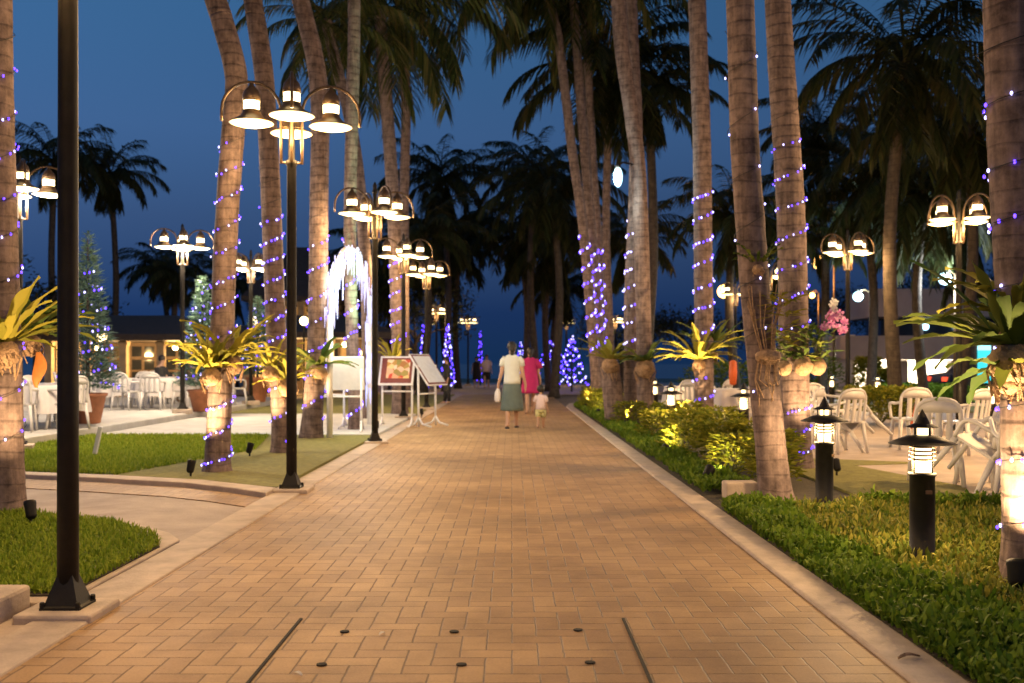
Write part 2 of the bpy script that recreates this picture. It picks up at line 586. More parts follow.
mb = MB(); mb.prism([(-2.3, 9.78), (-2.65, 10.02), (-3.2, 10.42), (-4.3, 10.87), (-4.3, 17), (-2.3, 17)], -.05, .045); structure('turf', mb, M['turf'])
lawn2 = [(-4.3, 10.88), (-5.3, 11.18), (-7.05, 11.68), (-9, 12.1), (-9, 14.2), (-7.1, 14.2), (-7.1, 17), (-4.3, 17)]
mb = MB(); mb.prism(lawn2, -.05, .03); structure('lawn_ground', mb, M['soil'])
mb = MB(); mb.prism([(-7.05, 17.02), (-2.3, 17.02), (-2.3, 24), (-7.05, 24)], -.05, .06); structure('cross_path', mb, M['pale_concrete'], bevel=.01)
mb = MB(); mb.prism([(-26, 14.25), (-7.12, 14.25), (-7.12, 33), (-26, 33)], -.05, .17); structure('terrace_left', mb, M['pale_concrete'], bevel=.015)
mb = MB(); mb.prism([(-7.1, 24.02), (-2.3, 24.02), (-2.3, 40), (-7.1, 40)], -.05, .04); structure('lawn_far', mb, M['turf'])
# right: bed and terrace
mb = MB(); mb.prism([(1.78, -2), (6.5, -2), (6.5, 8.3), (3.9, 9.0), (3.55, 11), (3.6, 14), (3.6, 33.3), (2.6, 32.5), (2.0, 30.9), (1.79, 29)], -.06, .012); structure('planting_bed', mb, M['soil'])
mb = MB(); mb.prism([(3.62, 13.0), (3.57, 11), (3.92, 9.02), (6.52, 8.32), (6.52, -2), (22, -2), (22, 34), (3.62, 34)], -.06, .03); structure('terrace_right', mb, M['concrete'])
mb = MB(); mb.prism([(3.2, 8.9), (4.0, 8.9), (4.5, 9.9), (4.1, 12.0), (5.2, 12.3), (3.6, 13), (3.2, 12)], -.02, .036); structure('lawn_strip', mb, M['turf'])
mb = MB(); mb.prism([(5.5, 25), (24, 25), (24, 29), (5.5, 29)], -.05, .05); structure('lawn_right', mb, M['turf'])
structure('road', plane(5, 34.3, 60, 43, -.03), simple('asphalt', (.05, .048, .045), .85, 0, .2, 3))

# dark slots and lifting holes of the cover set in the path
for X, lab in ((-1.033, 'straight dark slot in the pavers left of the lifting holes'), (.545, 'straight dark slot in the pavers right of the lifting holes')):
    mb = MB(); mb.box((X, 3.2, .003), (.014, 3.4, .006))
    tag(mb.build('cover_slot', M['slot']), lab, 'slot', 'slots in the paving')
holes = [(-.78, 4.66), (-.27, 4.66), (.31, 4.69), (-.79, 4.15), (-.21, 4.15), (.326, 4.18)]
hl = ['left hole of the far row of dark lifting holes', 'middle hole of the far row of dark lifting holes', 'right hole of the far row of dark lifting holes',
      'left hole of the near row of dark lifting holes', 'middle hole of the near row of dark lifting holes', 'right hole of the near row of dark lifting holes']
for (x, y), lab in zip(holes, hl):
    mb = MB(); mb.lathe([(.022, .001), (.022, .006), (.014, .007)], 12, (x, y, 0))
    tag(mb.build('lifting_hole', M['slot']), lab, 'cover hole', 'lifting holes in the paving')

# ------------------------------------------------------------------ grass and ground cover (stuff)
def inside(poly, x, y):
    n = len(poly)
    c = np.zeros(len(x), bool)
    j = n - 1
    for i in range(n):
        xi, yi = poly[i]; xj, yj = poly[j]
        hit = ((yi > y) != (yj > y)) & (x < (xj - xi) * (y - yi) / (yj - yi + 1e-12) + xi)
        c ^= hit
        j = i
    return c

def scatter(name, poly, n, z, h, w, mat, seed, lean=.5, label=None, leaves=1, hfun=None):
    rs = np.random.RandomState(seed)
    p = np.array(poly)
    lo, hi = p.min(0), p.max(0)
    x = rs.uniform(lo[0], hi[0], n * 3); y = rs.uniform(lo[1], hi[1], n * 3)
    ok = inside(poly, x, y)
    x, y = x[ok][:n], y[ok][:n]
    if leaves > 1:
        x, y = np.repeat(x, leaves), np.repeat(y, leaves)
        x = x + rs.normal(0, .02, len(x)); y = y + rs.normal(0, .02, len(y))
    n = len(x)
    hh = h * rs.uniform(.55, 1.15, n)
    zz = np.full(n, z)
    if hfun is not None:
        top = hfun(x, y, rs)
        zz = z + top * rs.uniform(0.15, 1, n) ** .6
    a = rs.uniform(0, 2 * PI, n)
    le = rs.uniform(.15, 1, n) * lean
    dx, dy = np.cos(a), np.sin(a)
    ww = w * rs.uniform(.6, 1.2, n)
    px, py = -dy * ww / 2, dx * ww / 2
    V = np.zeros((n, 5, 3))
    V[:, 0] = np.stack([x - px * .6, y - py * .6, zz], 1)
    V[:, 1] = np.stack([x + px * .6, y + py * .6, zz], 1)
    mx, my, mz = x + dx * le * hh * .4, y + dy * le * hh * .4, zz + hh * .6 * np.sqrt(1 - (le * .7) ** 2)
    V[:, 2] = np.stack([mx + px, my + py, mz], 1)
    V[:, 3] = np.stack([mx - px, my - py, mz], 1)
    V[:, 4] = np.stack([x + dx * le * hh, y + dy * le * hh, zz + hh * np.sqrt(np.maximum(.05, 1 - le ** 2))], 1)
    me = bpy.data.meshes.new(name)
    me.vertices.add(n * 5)
    me.vertices.foreach_set('co', V.reshape(-1))
    base = np.arange(n)[:, None] * 5
    loops = np.concatenate([base + np.array([[0, 1, 2, 3]]), base + np.array([[3, 2, 4]])], 1).reshape(-1)
    me.loops.add(n * 7)
    me.loops.foreach_set('vertex_index', loops.astype(np.int32))
    me.polygons.add(n * 2)
    st = (np.arange(n)[:, None] * 7 + np.array([[0, 4]])).reshape(-1)
    me.polygons.foreach_set('loop_start', st.astype(np.int32))
    me.update(calc_edges=True)
    me.validate()
    o = link(name, me, mat)
    o['kind'] = 'stuff'
    if label:
        tag(o, label, 'plants')
    return o

scatter('grass', [(-2.36, 5.3), (-2.36, 6.7), (-2.52, 7.1), (-3.1, 7.74), (-4.4, 8.42), (-5.6, 8.9), (-5.6, 5.3)], 42000, .03, .058, .012, M['grass'], 1, .95, 'short green grass filling the kerbed bed beside the nearest lamp post')
scatter('grass', [(-4.3, 10.95), (-5.3, 11.25), (-7.05, 11.75), (-8, 12.0), (-8, 14.2), (-7.1, 14.2), (-7.1, 16.9), (-4.1, 16.9), (-3.6, 14)], 44000, .03, .075, .015, M['grass'], 2, .95, 'thick green grass of the lawn in front of the pale terrace')
def mound(x, y, rs):
    return .06 + .035 * np.sin(x * 5.1 + y * 2.3) * np.sin(y * 3.7 - x) + rs.normal(0, .02, len(x))
edge = [(1.775, 2.6), (1.775, 8.5), (2.1, 8.75), (2.35, 8.4), (2.2, 7), (2.25, 5.6), (2.55, 4.2), (3.2, 3.4), (3.2, 2.6)]
inner = [(2.2, 7), (2.35, 8.5), (3.2, 8.75), (3.9, 8.5), (4.6, 7.6), (4.8, 5.5), (4, 4), (3.2, 3.4), (2.55, 4.2), (2.25, 5.6)]
scatter('ground_cover', edge, 28000, .0, .06, .026, M['cover_dark'], 3, 1.0, 'dark green leafy ground cover edging the right kerb', hfun=mound)
scatter('ground_cover', inner, 32000, .0, .068, .022, M['cover'], 4, 1.0, 'leafy ground cover coloured yellow-green as if lamplit, around the nearest bollard light', hfun=mound)
rim = [(3.0, 8.75), (3.9, 8.55), (4.7, 7.7), (5.4, 7.2), (5.4, 6.6), (4.7, 7.1), (3.9, 8.2), (3.1, 8.5)]
scatter('ground_cover', rim, 9000, .03, .06, .028, M['cover_dark'], 5, 1.0, 'dark green ground cover rim beside the paved chair terrace', hfun=mound)
low = [(1.79, 9.4), (1.79, 29), (2.3, 31.5), (2.5, 30), (2.35, 18), (2.3, 11), (2.3, 9.6)]
scatter('ground_cover', low, 24000, .03, .07, .032, M['cover_dark'], 6, 1.0, 'dark low ground cover between the right kerb and the shrubs', hfun=mound)

# ------------------------------------------------------------------ lamp posts
def make_lamp_post():
    t = thing('lamp_post', 'black four armed lamp post nearest to camera on square plinth', 'lamp post', group='four armed lamp posts')
    m = MB(); m.box((0, 0, .035), (.38, .38, .11)); m.build('plinth', M['kerb'], t, bevel=.015)
    m = MB()
    m.lathe([(.140, .09), (.140, .102), (.118, .108), (.060, .235), (.053, .25)], 4, phase=PI / 4)
    m.build('base', M['black_metal'], t)
    for sx in (-1, 1):
        for sy in (-1, 1):
            m = MB(); m.lathe([(.013, .09), (.013, .125), (.008, .13)], 8, (sx * .088, sy * .088, 0)); m.build('bolt', M['black_metal'], t)
    m = MB(); m.lathe([(.052, .10), (.050, 1.2), (.046, 3.24), (.056, 3.25), (.056, 3.29), (.033, 3.30), (.030, 3.98), (.045, 3.99), (.045, 4.02), (.028, 4.06), (.036, 4.10), (.018, 4.15), (.002, 4.17)], 16)
    m.build('pole', M['black_metal'], t, True)
    for k in range(4):
        a = k * PI / 2 + .22
        ux, uy = math.cos(a), math.sin(a)
        def at(r, z):
            return (ux * r, uy * r, z)
        m = MB()
        path = [at(.10, 3.26), at(.10, 3.5), at(.10, 3.66)]
        for i in range(1, 14):
            th = PI - PI * i / 13
            path.append(at(.38 + .28 * math.cos(th), 3.76 + .28 * math.sin(th)))
        path.append(at(.66, 3.65))
        m.tube(path, .015, 8)
        m.tube([at(.03, 3.27), at(.10, 3.27)], .012, 6)
        m.tube([at(.03, 3.62), at(.10, 3.62)], .010, 6)
        arm = m.build('arm', M['brown_metal'], t, True)
        m = MB()
        m.lathe([(.012, 4.04), (.028, 4.0), (.074, 3.945), (.086, 3.90), (.086, 3.855), (.08, 3.853)], 18, at(.38, 0), close=False)
        m.lathe([(.08, 3.765), (.086, 3.763), (.088, 3.735), (.12, 3.695), (.20, 3.652), (.215, 3.64), (.212, 3.637)], 24, at(.38, 0), close=False)
        hd = m.build('lamp_shade', M['brown_metal'], t, True)
        m = MB(); m.lathe([(.078, 3.765), (.080, 3.85)], 12, at(.38, 0)); m.build('lens', M['lens'], hd, True)
        m = MB(); m.lathe([(.01, 3.602), (.05, 3.605), (.11, 3.615), (.17, 3.628), (.206, 3.639)], 24, at(.38, 0)); m.build('diffuser', M['diffuser'], hd, True)
    return t
post = make_lamp_post()
# (x, distance, base height, rotation, label, power per head, separate heads?)
posts = [(-2.22, 5.0, -.05, 0, None, 76, True),
         (-2.16, 9.8, -.05, 0, 'black four armed lamp post on plinth at corner of olive turf', 68, True),
         (-2.16, 15.75, -.05, .3, 'black four armed lamp post beside white back of menu board', 66, True),
         (-2.42, 22.3, 0, .1, 'four armed lamp post rising just behind the food picture board', 64, False),
         (-2.30, 26.9, 0, .2, 'four armed lamp post behind the white sheet menu board', 64, False),
         (-3.55, 47, 0, .5, 'distant lamp post above trunks wrapped in lights on left of path', 30, False),
         (-2.55, 58, 0, .0, 'distant lamp post beside the strolling couple at end of path', 30, False),
         (3.15, 58, 0, .4, 'distant lamp post beside the blue cone of lights', 30, False),
         (5.9, 57, 0, .2, 'distant lamp post glimpsed behind palm trunks right of path', 30, False),
         (-6.95, 14.1, .03, .35, 'lamp post half hidden by palm trunk on left edge of photo', 190, False),
         (-7.25, 22.0, .17, .15, 'lamp post on left terrace beside potted conifer and white tables', 240, False),
         (-7.05, 27.0, .17, .6, 'lamp post on terrace standing between two bent palm trunks', 90, False),
         (7.55, 16.9, .03, .2, 'tall lamp post right of the white floodlight by rightmost palm', 130, False),
         (7.32, 21.8, .03, .05, 'lamp post on right terrace above pink orchid spray', 75, False),
         (7.2, 28.0, .05, .4, 'lamp post peeping out behind mossy leaning palm trunk', 35, False),
         (7.4, 11.3, .03, .6, 'added unseen lamp post beyond the right edge, over tipped chairs', 340, True),  # added out of view, continuing the row to light the chair terrace
         (-2.2, .0, -.05, .4, 'added unseen lamp post behind the viewer on left kerb', 38, True),  # added behind the camera to light the foreground paving
         (7.6, 34.0, -.03, .3, 'lamp post seen between two palms near orange street light', 30, False)]
for i, (x, y, z, rz, lab, pw, multi) in enumerate(posts):
    if i == 0:
        o = post; o.location = (x, y, z)
    else:
        o = dup(post, (x, y, z), rz, lab)
    if y < 30:
        for k in range(4):
            a = k * PI / 2 + .22 + rz
            lamp('lamp_light', 'POINT', (x + .38 * math.cos(a), y + .38 * math.sin(a), z + 3.50), pw * .62, (1, .76, .52) if x < -5 else WARM, .09)
    else:
        lamp('lamp_light', 'POINT', (x, y - .15, z + 3.45), pw * 2.5, WARM, .3)

# ------------------------------------------------------------------ bollard lights
def make_bollard():
    t = thing('bollard_light', 'black bollard light with peaked hat nearest on right in ground cover', 'bollard light', group='bollard lights with peaked hats')
    m = MB(); m.lathe([(.085, 0), (.085, .012), (.074, .02), (.073, .55), (.082, .555), (.082, .572), (.06, .575)], 20); m.build('body', M['black_metal'], t, True)
    m = MB(); m.box((.01, -.0745, .46), (.04, .004, .022)); m.build('plate', M['brown_metal'], t)
    m = MB(); m.lathe([(.052, .575), (.054, .73)], 18); m.build('lens', M['bollard_lens'], t, True)
    m = MB()
    for z in (.655, .68, .705, .73):
        m.lathe([(.058, z), (.078, z - .006), (.078, z - .003), (.058, z + .004)], 18)
    m.build('louvre', M['brown_metal'], t, True)
    m = MB()
    for k in range(4):
        a = k * PI / 2 + .5
        m.tube([(.072 * math.cos(a), .072 * math.sin(a), .57), (.072 * math.cos(a), .072 * math.sin(a), .75)], .0055, 6)
        m.tube([(.055 * math.cos(a), .055 * math.sin(a), .79), (.055 * math.cos(a), .055 * math.sin(a), .85)], .0055, 6)
    m.build('rib', M['black_metal'], t)
    m = MB(); m.lathe([(.05, .742), (.195, .745), (.197, .75), (.09, .795), (.05, .80)], 28); m.build('hat', M['black_metal'], t, True)
    m = MB(); m.lathe([(.035, .80), (.035, .845)], 12); m.build('upper_lens', M['bollard_lens'], t, True)
    m = MB(); m.lathe([(.09, .846), (.095, .85), (.06, .865), (.045, .87), (.022, .92), (.002, .955)], 16); m.build('cap', M['black_metal'], t)
    return t
bol = make_bollard()
bl = [(2.49, 6.07, .02, None, 26), (2.64, 8.45, .02, 'black bollard light standing right of the mossy leaning palm', 26),
      (3.36, 14.5, .03, 'black bollard light just left of the mossy leaning palm', 24), (2.56, 16.1, .02, 'bollard light glowing beside palm with pale lit fern', 22),
      (3.1, 21.7, .03, 'bollard light in the shrubs right of grey twin palm trunks', 20), (2.75, 25.7, .02, 'bollard light between pale stump and dark trunk', 18),
      (9.4, 25.7, .05, 'bollard light behind round yellow-green bush', 20), (8.95, 28, .05, 'bollard light under the pink orchid spray', 20),
      (7.9, 16.5, .03, 'bollard light behind tipped chairs beside rightmost palm', 22)]
for i, (x, y, z, lab, pw) in enumerate(bl):
    if i == 0:
        bol.location = (x, y, z)
    else:
        dup(bol, (x, y, z), i * .7, lab)
    for dx, dy in ((.13, -.05), (-.12, .06)) if i < 2 else ((-.05, -.13),):
        lamp('bollard_glow', 'POINT', (x + dx, y + dy, z + .65), pw * (.6 if i < 2 else 1.1), (1, .64, .30), .05)

# ------------------------------------------------------------------ palms
def crown_mesh(name, seed, nf, length, dens, mat, droop=1.0, hang=0, lw=.05):
    rnd = random.Random(seed)
    V, Fc = [], []
    def strip(p0, d, ln, w, side, sag):
        p1 = p0 + d * ln * .5 + Vector((0, 0, -sag * ln * .18))
        p2 = p0 + d * ln * .93 + Vector((0, 0, -sag * ln * .62))
        o = len(V)
        V.extend([p0 - side * w * .35, p0 + side * w * .35, p1 + side * w * .5, p1 - side * w * .5, p2])
        Fc.extend([(o, o + 1, o + 2, o + 3), (o + 3, o + 2, o + 4)])
    for f in range(nf):
        az = f * 2.39996 + rnd.uniform(-.25, .25)
        q = f / (nf - 1)
        el = R(78 - 118 * q ** .9) + rnd.uniform(-.12, .12)
        if f >= nf - hang:
            el = R(rnd.uniform(-75, -50))
        ln = length * rnd.uniform(.85, 1.1) * (.75 + .5 * math.sin(PI * min(1, q + .25)))
        h = Vector((math.cos(az), math.sin(az), 0))
        lat = Vector((-math.sin(az), math.cos(az), 0))
        p = Vector((0, 0, rnd.uniform(-.25, .1))) + h * .08
        n = 16
        tw = rnd.uniform(-.5, .5)
        pts = []
        e = el
        for i in range(n + 1):
            pts.append(p.copy())
            d = h * math.cos(e) + Vector((0, 0, math.sin(e)))
            p = p + d * (ln / n)
            e -= droop * (.055 + .085 * (i / n)) * (1.0 if e > -1.3 else 0)
        for i in range(n):       # rachis
            a, b = pts[i], pts[i + 1]
            r0, r1 = .028 * (1 - i / n) + .004, .028 * (1 - (i + 1) / n) + .004
            o = len(V)
            upv = Vector((0, 0, 1))
            V.extend([a - lat * r0, a + lat * r0, a + upv * r0, b - lat * r1, b + lat * r1, b + upv * r1])
            Fc.extend([(o, o + 1, o + 4, o + 3), (o + 1, o + 2, o + 5, o + 4), (o + 2, o, o + 3, o + 5)])
        nl = int(dens * ln)
        for k in range(nl):
            t = .12 + .88 * (k + rnd.random()) / nl
            i = min(n - 1, int(t * n))
            u = t * n - i
            b = pts[i].lerp(pts[i + 1], min(1, u))
            fw = (pts[i + 1] - pts[i]).normalized()
            s = 1 if k % 2 else -1
            ll = (.30 + .45 * math.sin(PI * min(1, t * .92 + .06)) ** .8) * length / 3.3 * rnd.uniform(.8, 1.15)
            lt = (lat * s + Vector((0, 0, tw * s)))
            d = (lt * .85 + fw * (.45 + .5 * t) + Vector((0, 0, rnd.uniform(-.35, .05)))).normalized()
            side = d.cross(Vector((rnd.uniform(-.4, .4), rnd.uniform(-.4, .4), 1))).normalized()
            strip(b, d, ll, lw * length / 3.3 * rnd.uniform(.7, 1.2), side, rnd.uniform(.5, 1.3))
    me = bpy.data.meshes.new(name)
    me.from_pydata([tuple(v) for v in V], [], Fc)
    me.update()
    me.materials.append(mat)
    return me

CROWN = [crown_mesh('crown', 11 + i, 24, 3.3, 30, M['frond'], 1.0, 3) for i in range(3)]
CROWN_D = [crown_mesh('crown', 31 + i, 42, 3.0, 26, M['frond_shade'], 1.05, 12, .075) for i in range(3)]

def resample(pts, n):
    """smooth curve through points"""
    out = []
    m = len(pts)
    for i in range(n):
        t = i / (n - 1) * (m - 1)
        k = min(m - 2, int(t)); u = t - k
        p0, p1, p2, p3 = pts[max(0, k - 1)], pts[k], pts[k + 1], pts[min(m - 1, k + 2)]
        out.append(.5 * ((2 * p1) + (p2 - p0) * u + (2 * p0 - 5 * p1 + 4 * p2 - p3) * u * u + (3 * p1 - p0 - 3 * p2 + p3) * u ** 3))
    return out

def palm(label, world_pts, r_bot, r_top, crown=None, cscale=1, group='coconut palms along the path', mat='bark', extra=None, seed=0, crot=0, seg=22, nr=70):
    """world_pts run from the base upwards"""
    rnd = random.Random(seed)
    base = Vector((world_pts[0].x, world_pts[0].y, 0.0))
    pts = resample([Vector(p) for p in world_pts], nr)
    pts[0].z = min(pts[0].z, 0.0) - .04
    rad = []
    for i in range(nr):
        t = i / (nr - 1)
        r = r_bot + (r_top - r_bot) * t + (r_bot * .42 * math.exp(-t * 34))
        rad.append(r * (1 + rnd.uniform(-.016, .016)))
    t = thing('palm_tree', label, 'palm tree', base, 0, group)
    m = MB(); m.tube([p - base for p in pts], rad, seg); m.build('trunk', M[mat], t, True)
    if crown is not None:
        c = link('crown', crown, None, t, False, pts[-1] - base)
        c.scale = (cscale,) * 3
        c.rotation_euler = (0, 0, crot)
    return pts, rad

def pp(d, pix, top=None):
    """pixels listed from the top down -> world points from the base up at distance d; top adds a height"""
    w = [W(x, y, d) for x, y in pix][::-1]
    if top is not None:
        e = w[-1] - w[-2]
        e.normalize()
        k = (top - w[-1].z) / max(.3, e.z)
        w.append(w[-1] + e * k)
    return w

TR = {}
TR['L0'] = palm('palm trunk cut by the left edge of the photo, lower part lit', pp(8.3, [(-5, -40), (-3, 100), (3, 300), (6, 420), (8, 515)], 9), .135, .125, CROWN[0], 1, seed=1)
TR['T1'] = palm('bent palm left of the corner lamp post with uplit base on turf', pp(11.3, [(206, -30), (222, 20), (236, 75), (234, 120), (228, 200), (224, 280), (222, 340), (219, 420), (217, 475)], 10.5), .135, .12, CROWN[1], 1, seed=2, crot=1)
TR['T2'] = palm('slim palm directly left of corner lamp post, uplit box at foot', pp(13.7, [(248, -30), (256, 20), (264, 75), (268, 140), (271, 200), (274, 280), (277, 350), (281, 400), (283, 455)], 11.5), .14, .125, CROWN[2], 1, seed=3, crot=2)
TR['T3'] = palm('palm standing left of the white icicle arch with lit foot', pp(16.4, [(293, -30), (303, 10), (315, 60), (320, 110), (319, 200), (318, 300), (316, 360), (311, 440)], 12), .16, .14, CROWN[0], 1, seed=4, crot=.5)
TR['T4'] = palm('pale green lit straight palm trunk behind the icicle arch', pp(18.3, [(354, -30), (354, 40), (352, 120), (350, 220), (352, 330), (356, 432)], 12), .115, .115, CROWN[1], 1, seed=5, crot=2.5)
TR['T4b'] = palm('thin palm leaning behind the pale green lit trunk with rusty fronds', pp(22, [(326, 20), (335, 60), (350, 120), (360, 190), (367, 300), (369, 420)]), .14, .12, CROWN[2], .55, seed=6, crot=.2)
TR['T5'] = palm('dark palm left of the thinner one above food picture board', pp(24, [(380, 10), (382, 50), (387, 110), (393, 200), (397, 300), (400, 416)]), .17, .14, CROWN[0], 1.05, seed=7, crot=1.2)
TR['T6'] = palm('thinner dark palm right of its neighbour above food picture board', pp(28, [(398, 10), (403, 50), (406, 110), (404, 200), (404, 300), (405, 408)]), .15, .12, CROWN[1], 1.05, seed=8, crot=2.2)
TR['R1b'] = palm('curved brown palm trunk with cable, in front of its grey twin', pp(20, [(612, -60), (617, -20), (622, 50), (631, 110), (639, 180), (643, 300), (646, 426)], 13.2), .155, .145, CROWN[2], 1, seed=9, crot=.8)
TR['R1a'] = palm('grey palm trunk with white lights crossing behind curved brown twin', pp(20.6, [(630, -20), (633, 60), (636, 120), (635, 200), (631, 300), (631, 424)], 12.8), .14, .13, CROWN[0], 1, seed=10, crot=1.9)
TR['Ra'] = palm('leftmost leaning palm of the violet lit trio right of path', pp(27, [(553, 15), (558, 35), (565, 90), (572, 150), (583, 228), (592, 330), (598, 408)], 12.6), .135, .115, CROWN[1], 1.1, seed=11, crot=.4)
TR['Rb'] = palm('middle palm of the violet lit trio right of path', pp(27.6, [(573, -10), (577, 50), (582, 120), (591, 228), (598, 320), (604, 408)], 13.4), .145, .12, CROWN[2], 1.1, seed=12, crot=1.4)
TR['Rc'] = palm('rear palm of the violet lit trio, half hidden by the others', pp(28.4, [(586, 40), (589, 90), (593, 166), (598, 240), (601, 320), (605, 406)], 12.2), .125, .11, CROWN[0], 1.1, seed=13, crot=2.9)
TR['Rd'] = palm('thin palm between violet lit trio and twin trunks', pp(30, [(608, 70), (608, 133), (606, 228), (609, 320), (612, 404)]), .13, .11, CROWN_D[1], 1.05, seed=14, crot=.1)
TR['R2'] = palm('straight palm with pale lit fern, among the yellow-green shrubs', pp(19, [(696, -30), (699, 60), (702, 150), (703, 250), (704, 350), (704, 431)], 13.5), .18, .165, CROWN[1], 1, seed=15, crot=2)
TR['R3'] = palm('mossy leaning palm with husk pot on its right side', pp(9.0, [(739, -30), (742, 60), (745, 150), (750, 220), (755, 290), (764, 380), (770, 440), (776, 503)], 10.5), .138, .122, CROWN[2], 1, seed=16, crot=1.1)
TR['R4'] = palm('palm behind the mossy leaning palm, with orchid husks hung on it', pp(11.8, [(776, -30), (781, 60), (787, 150), (791, 220), (793, 300), (794, 380), (795, 471)], 11.5), .18, .145, CROWN[0], 1, seed=17, crot=.6)
TR['R5'] = palm('thick palm on right edge of the photo with brightly uplit foot', pp(5.65, [(1010, -60), (1014, 60), (1018, 160), (1024, 260), (1029, 360), (1033, 500), (1033, 585)], 9), .165, .150, CROWN[1], 1, seed=18, crot=1.7, nr=90, seg=20)

# dark background palms: (label, d, crown pixel, base pixel x, crown scale)
bgp = [('slender dark palm silhouetted above the lit pavilion', 45, (110, 172), 111, .78),
       ('dark palm behind the nearest lamp pole on the left', 42, (55, 160), 60, .82),
       ('small dark palm just behind the pavilion roof', 52, (160, 268), 166, .70),
       ('short bushy palm over the right end of pavilion roof', 46, (178, 275), 180, .62),
       ('dark bushy palm above the menu boards, left of sky gap', 46, (440, 178), 446, .9),
       ('dark palm behind the bushy one left of sky gap', 52, (462, 235), 458, .85),
       ('low dark palm hanging over the distant lamp posts', 40, (425, 235), 420, .8),
       ('dark palm with arching fronds right of the sky gap', 44, (534, 172), 538, .85),
       ('dark palm filling the crown gap behind violet trio', 38, (552, 190), 554, .9),
       ('warm lit low palm above woman in magenta', 46, (552, 240), 549, 1.05),
       ('warm lit low palm behind the twin trunks', 40, (628, 240), 622, .8),
       ('low palm over the blue cone of lights', 52, (560, 285), 556, .85),
       ('dark palm crown right of curved brown trunk', 30, (648, 95), 642, .68),
       ('dark palm seen between straight palm and mossy palm', 34, (735, 215), 738, .8),
       ('dark palm above the orchid, left of the biggest crown', 36, (815, 132), 822, .72),
       ('biggest dark palm crown at upper right of photo', 22, (905, 60), 897, .9),
       ('dark palm between biggest crown and thick right palm', 26, (968, 120), 958, 1.0),
       ('dark palm behind the tall lamp post on right', 30, (925, 190), 925, 1.05),
       ('dark palm left of the tall right lamp post', 33, (862, 185), 870, 1.0),
       ('dark low palm in front of the grey modern building', 36, (790, 235), 800, .9),
       ('low dark palm right of the white floodlight', 36, (965, 235), 968, 1.0),
       ('dark palm low behind the bushy one left of sky gap', 55, (445, 250), 448, 1.1), ('dark palm low behind the violet lit trio', 48, (520, 235), 524, .95),
       ('dark palm behind slim palm and tall pavilion', 54, (232, 285), 236, .8), ('dark palm behind thin leaning palm on left', 50, (385, 265), 386, 1.0)]
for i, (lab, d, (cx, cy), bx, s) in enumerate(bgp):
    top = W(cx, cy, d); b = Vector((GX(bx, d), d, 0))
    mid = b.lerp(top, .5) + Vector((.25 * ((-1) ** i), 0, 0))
    palm(lab, [b, mid, top], .17, .12, CROWN_D[i % 3], s, 'dark palms in the distance', 'bark_shade', seed=40 + i, crot=i * 1.3, seg=8, nr=16)

# ------------------------------------------------------------------ light strings
def bulb_mesh(name, r, mat):
    m = MB(); m.ball((0, 0, 0), (r, r, r * 1.4), 6, 4)
    me = m.mesh(name); me.materials.append(M[mat]); return me
BULB = {}
for r in (9, 12, 16, 24, 30):
    BULB['w', r] = bulb_mesh('bulb', r / 1000, 'bulb_white')
    BULB['v', r] = bulb_mesh('bulb', r / 1000, 'bulb_violet')

def string_on(label, path, pattern, r, rnd, group='light strings on the palms', every=.1, name='light_string', tries=None):
    """path: world points of the cable; bulbs every so many metres"""
    base = path[0].copy()
    t = thing(name, label, 'light string', base, 0, group)
    m = MB(); m.tube([p - base for p in path], .003, 4); m.build('cable', M['cable'], t)
    acc, nxt, k = 0, every * .5, 0
    for a, b in zip(path, path[1:]):
        sl = (b - a).length
        while acc + sl >= nxt:
            p = a.lerp(b, (nxt - acc) / sl) + Vector([rnd.uniform(-.012, .012) for _ in range(3)])
            c = pattern[k % len(pattern)]
            k += 1
            nxt += every * rnd.choice((.5, .6, 1.0, 1.5))
            if k > 98:
                return t
            o = bpy.data.objects.new('bulb', BULB[c, r]); COL.objects.link(o); o.parent = t; o.location = p - base
        acc += sl
    return t

def wrap(label, key, z0, z1, turns, pattern, r, every, seed, off=.015):
    pts, rad = TR[key]
    rnd = random.Random(seed)
    n = int(turns * 14)
    path = []
    for i in range(n + 1):
        u = i / n
        z = z0 + (z1 - z0) * u
        a = u * turns * 2 * PI + seed + .35 * math.sin(u * turns * 3)
        j = min(range(len(pts)), key=lambda q: abs(pts[q].z - z))
        c = pts[j] + Vector((0, 0, 0))
        if 0 < j < len(pts) - 1:
            q0, q1 = (pts[j - 1], pts[j]) if z < pts[j].z else (pts[j], pts[j + 1])
            v = (z - q0.z) / max(1e-4, q1.z - q0.z)
            c = q0.lerp(q1, v)
        rr = rad[j] + off + rnd.uniform(0, .008)
        path.append(Vector((c.x + rr * math.cos(a), c.y + rr * math.sin(a), z + .03 * math.sin(a * 1.0))))
    return string_on(label, path, pattern, r, rnd, every=every)

def zat(py, d):
    return H - (py - HY) / F * d
V1 = ['v', 'v', 'w', 'v', 'v', 'v', 'w']
V2 = ['v', 'w', 'v', 'v', 'w']
V3 = ['w', 'w', 'w', 'v']
wrap('violet light string on trunk cut by left edge of photo', 'L0', zat(460, 8.3), zat(-10, 8.3), 12, V1, 9, .115, 1)
wrap('violet light string spiralling up the bent palm left of corner lamp', 'T1', zat(345, 11.3), zat(128, 11.3), 8, V2, 9, .08, 2)
wrap('loose light string on uplit foot of the bent palm', 'T1', zat(465, 11.3), zat(385, 11.3), 3, V2, 9, .06, 3)
wrap('violet light string on slim palm directly left of corner lamp', 'T2', zat(340, 13.7), zat(165, 13.7), 9, V2, 12, .085, 4)
wrap('loose light string low on slim palm left of corner lamp', 'T2', zat(440, 13.7), zat(370, 13.7), 2.5, V1, 12, .09, 5)
wrap('violet light string on palm standing left of icicle arch', 'T3', zat(420, 16.4), zat(185, 16.4), 9, V1, 12, .105, 6)
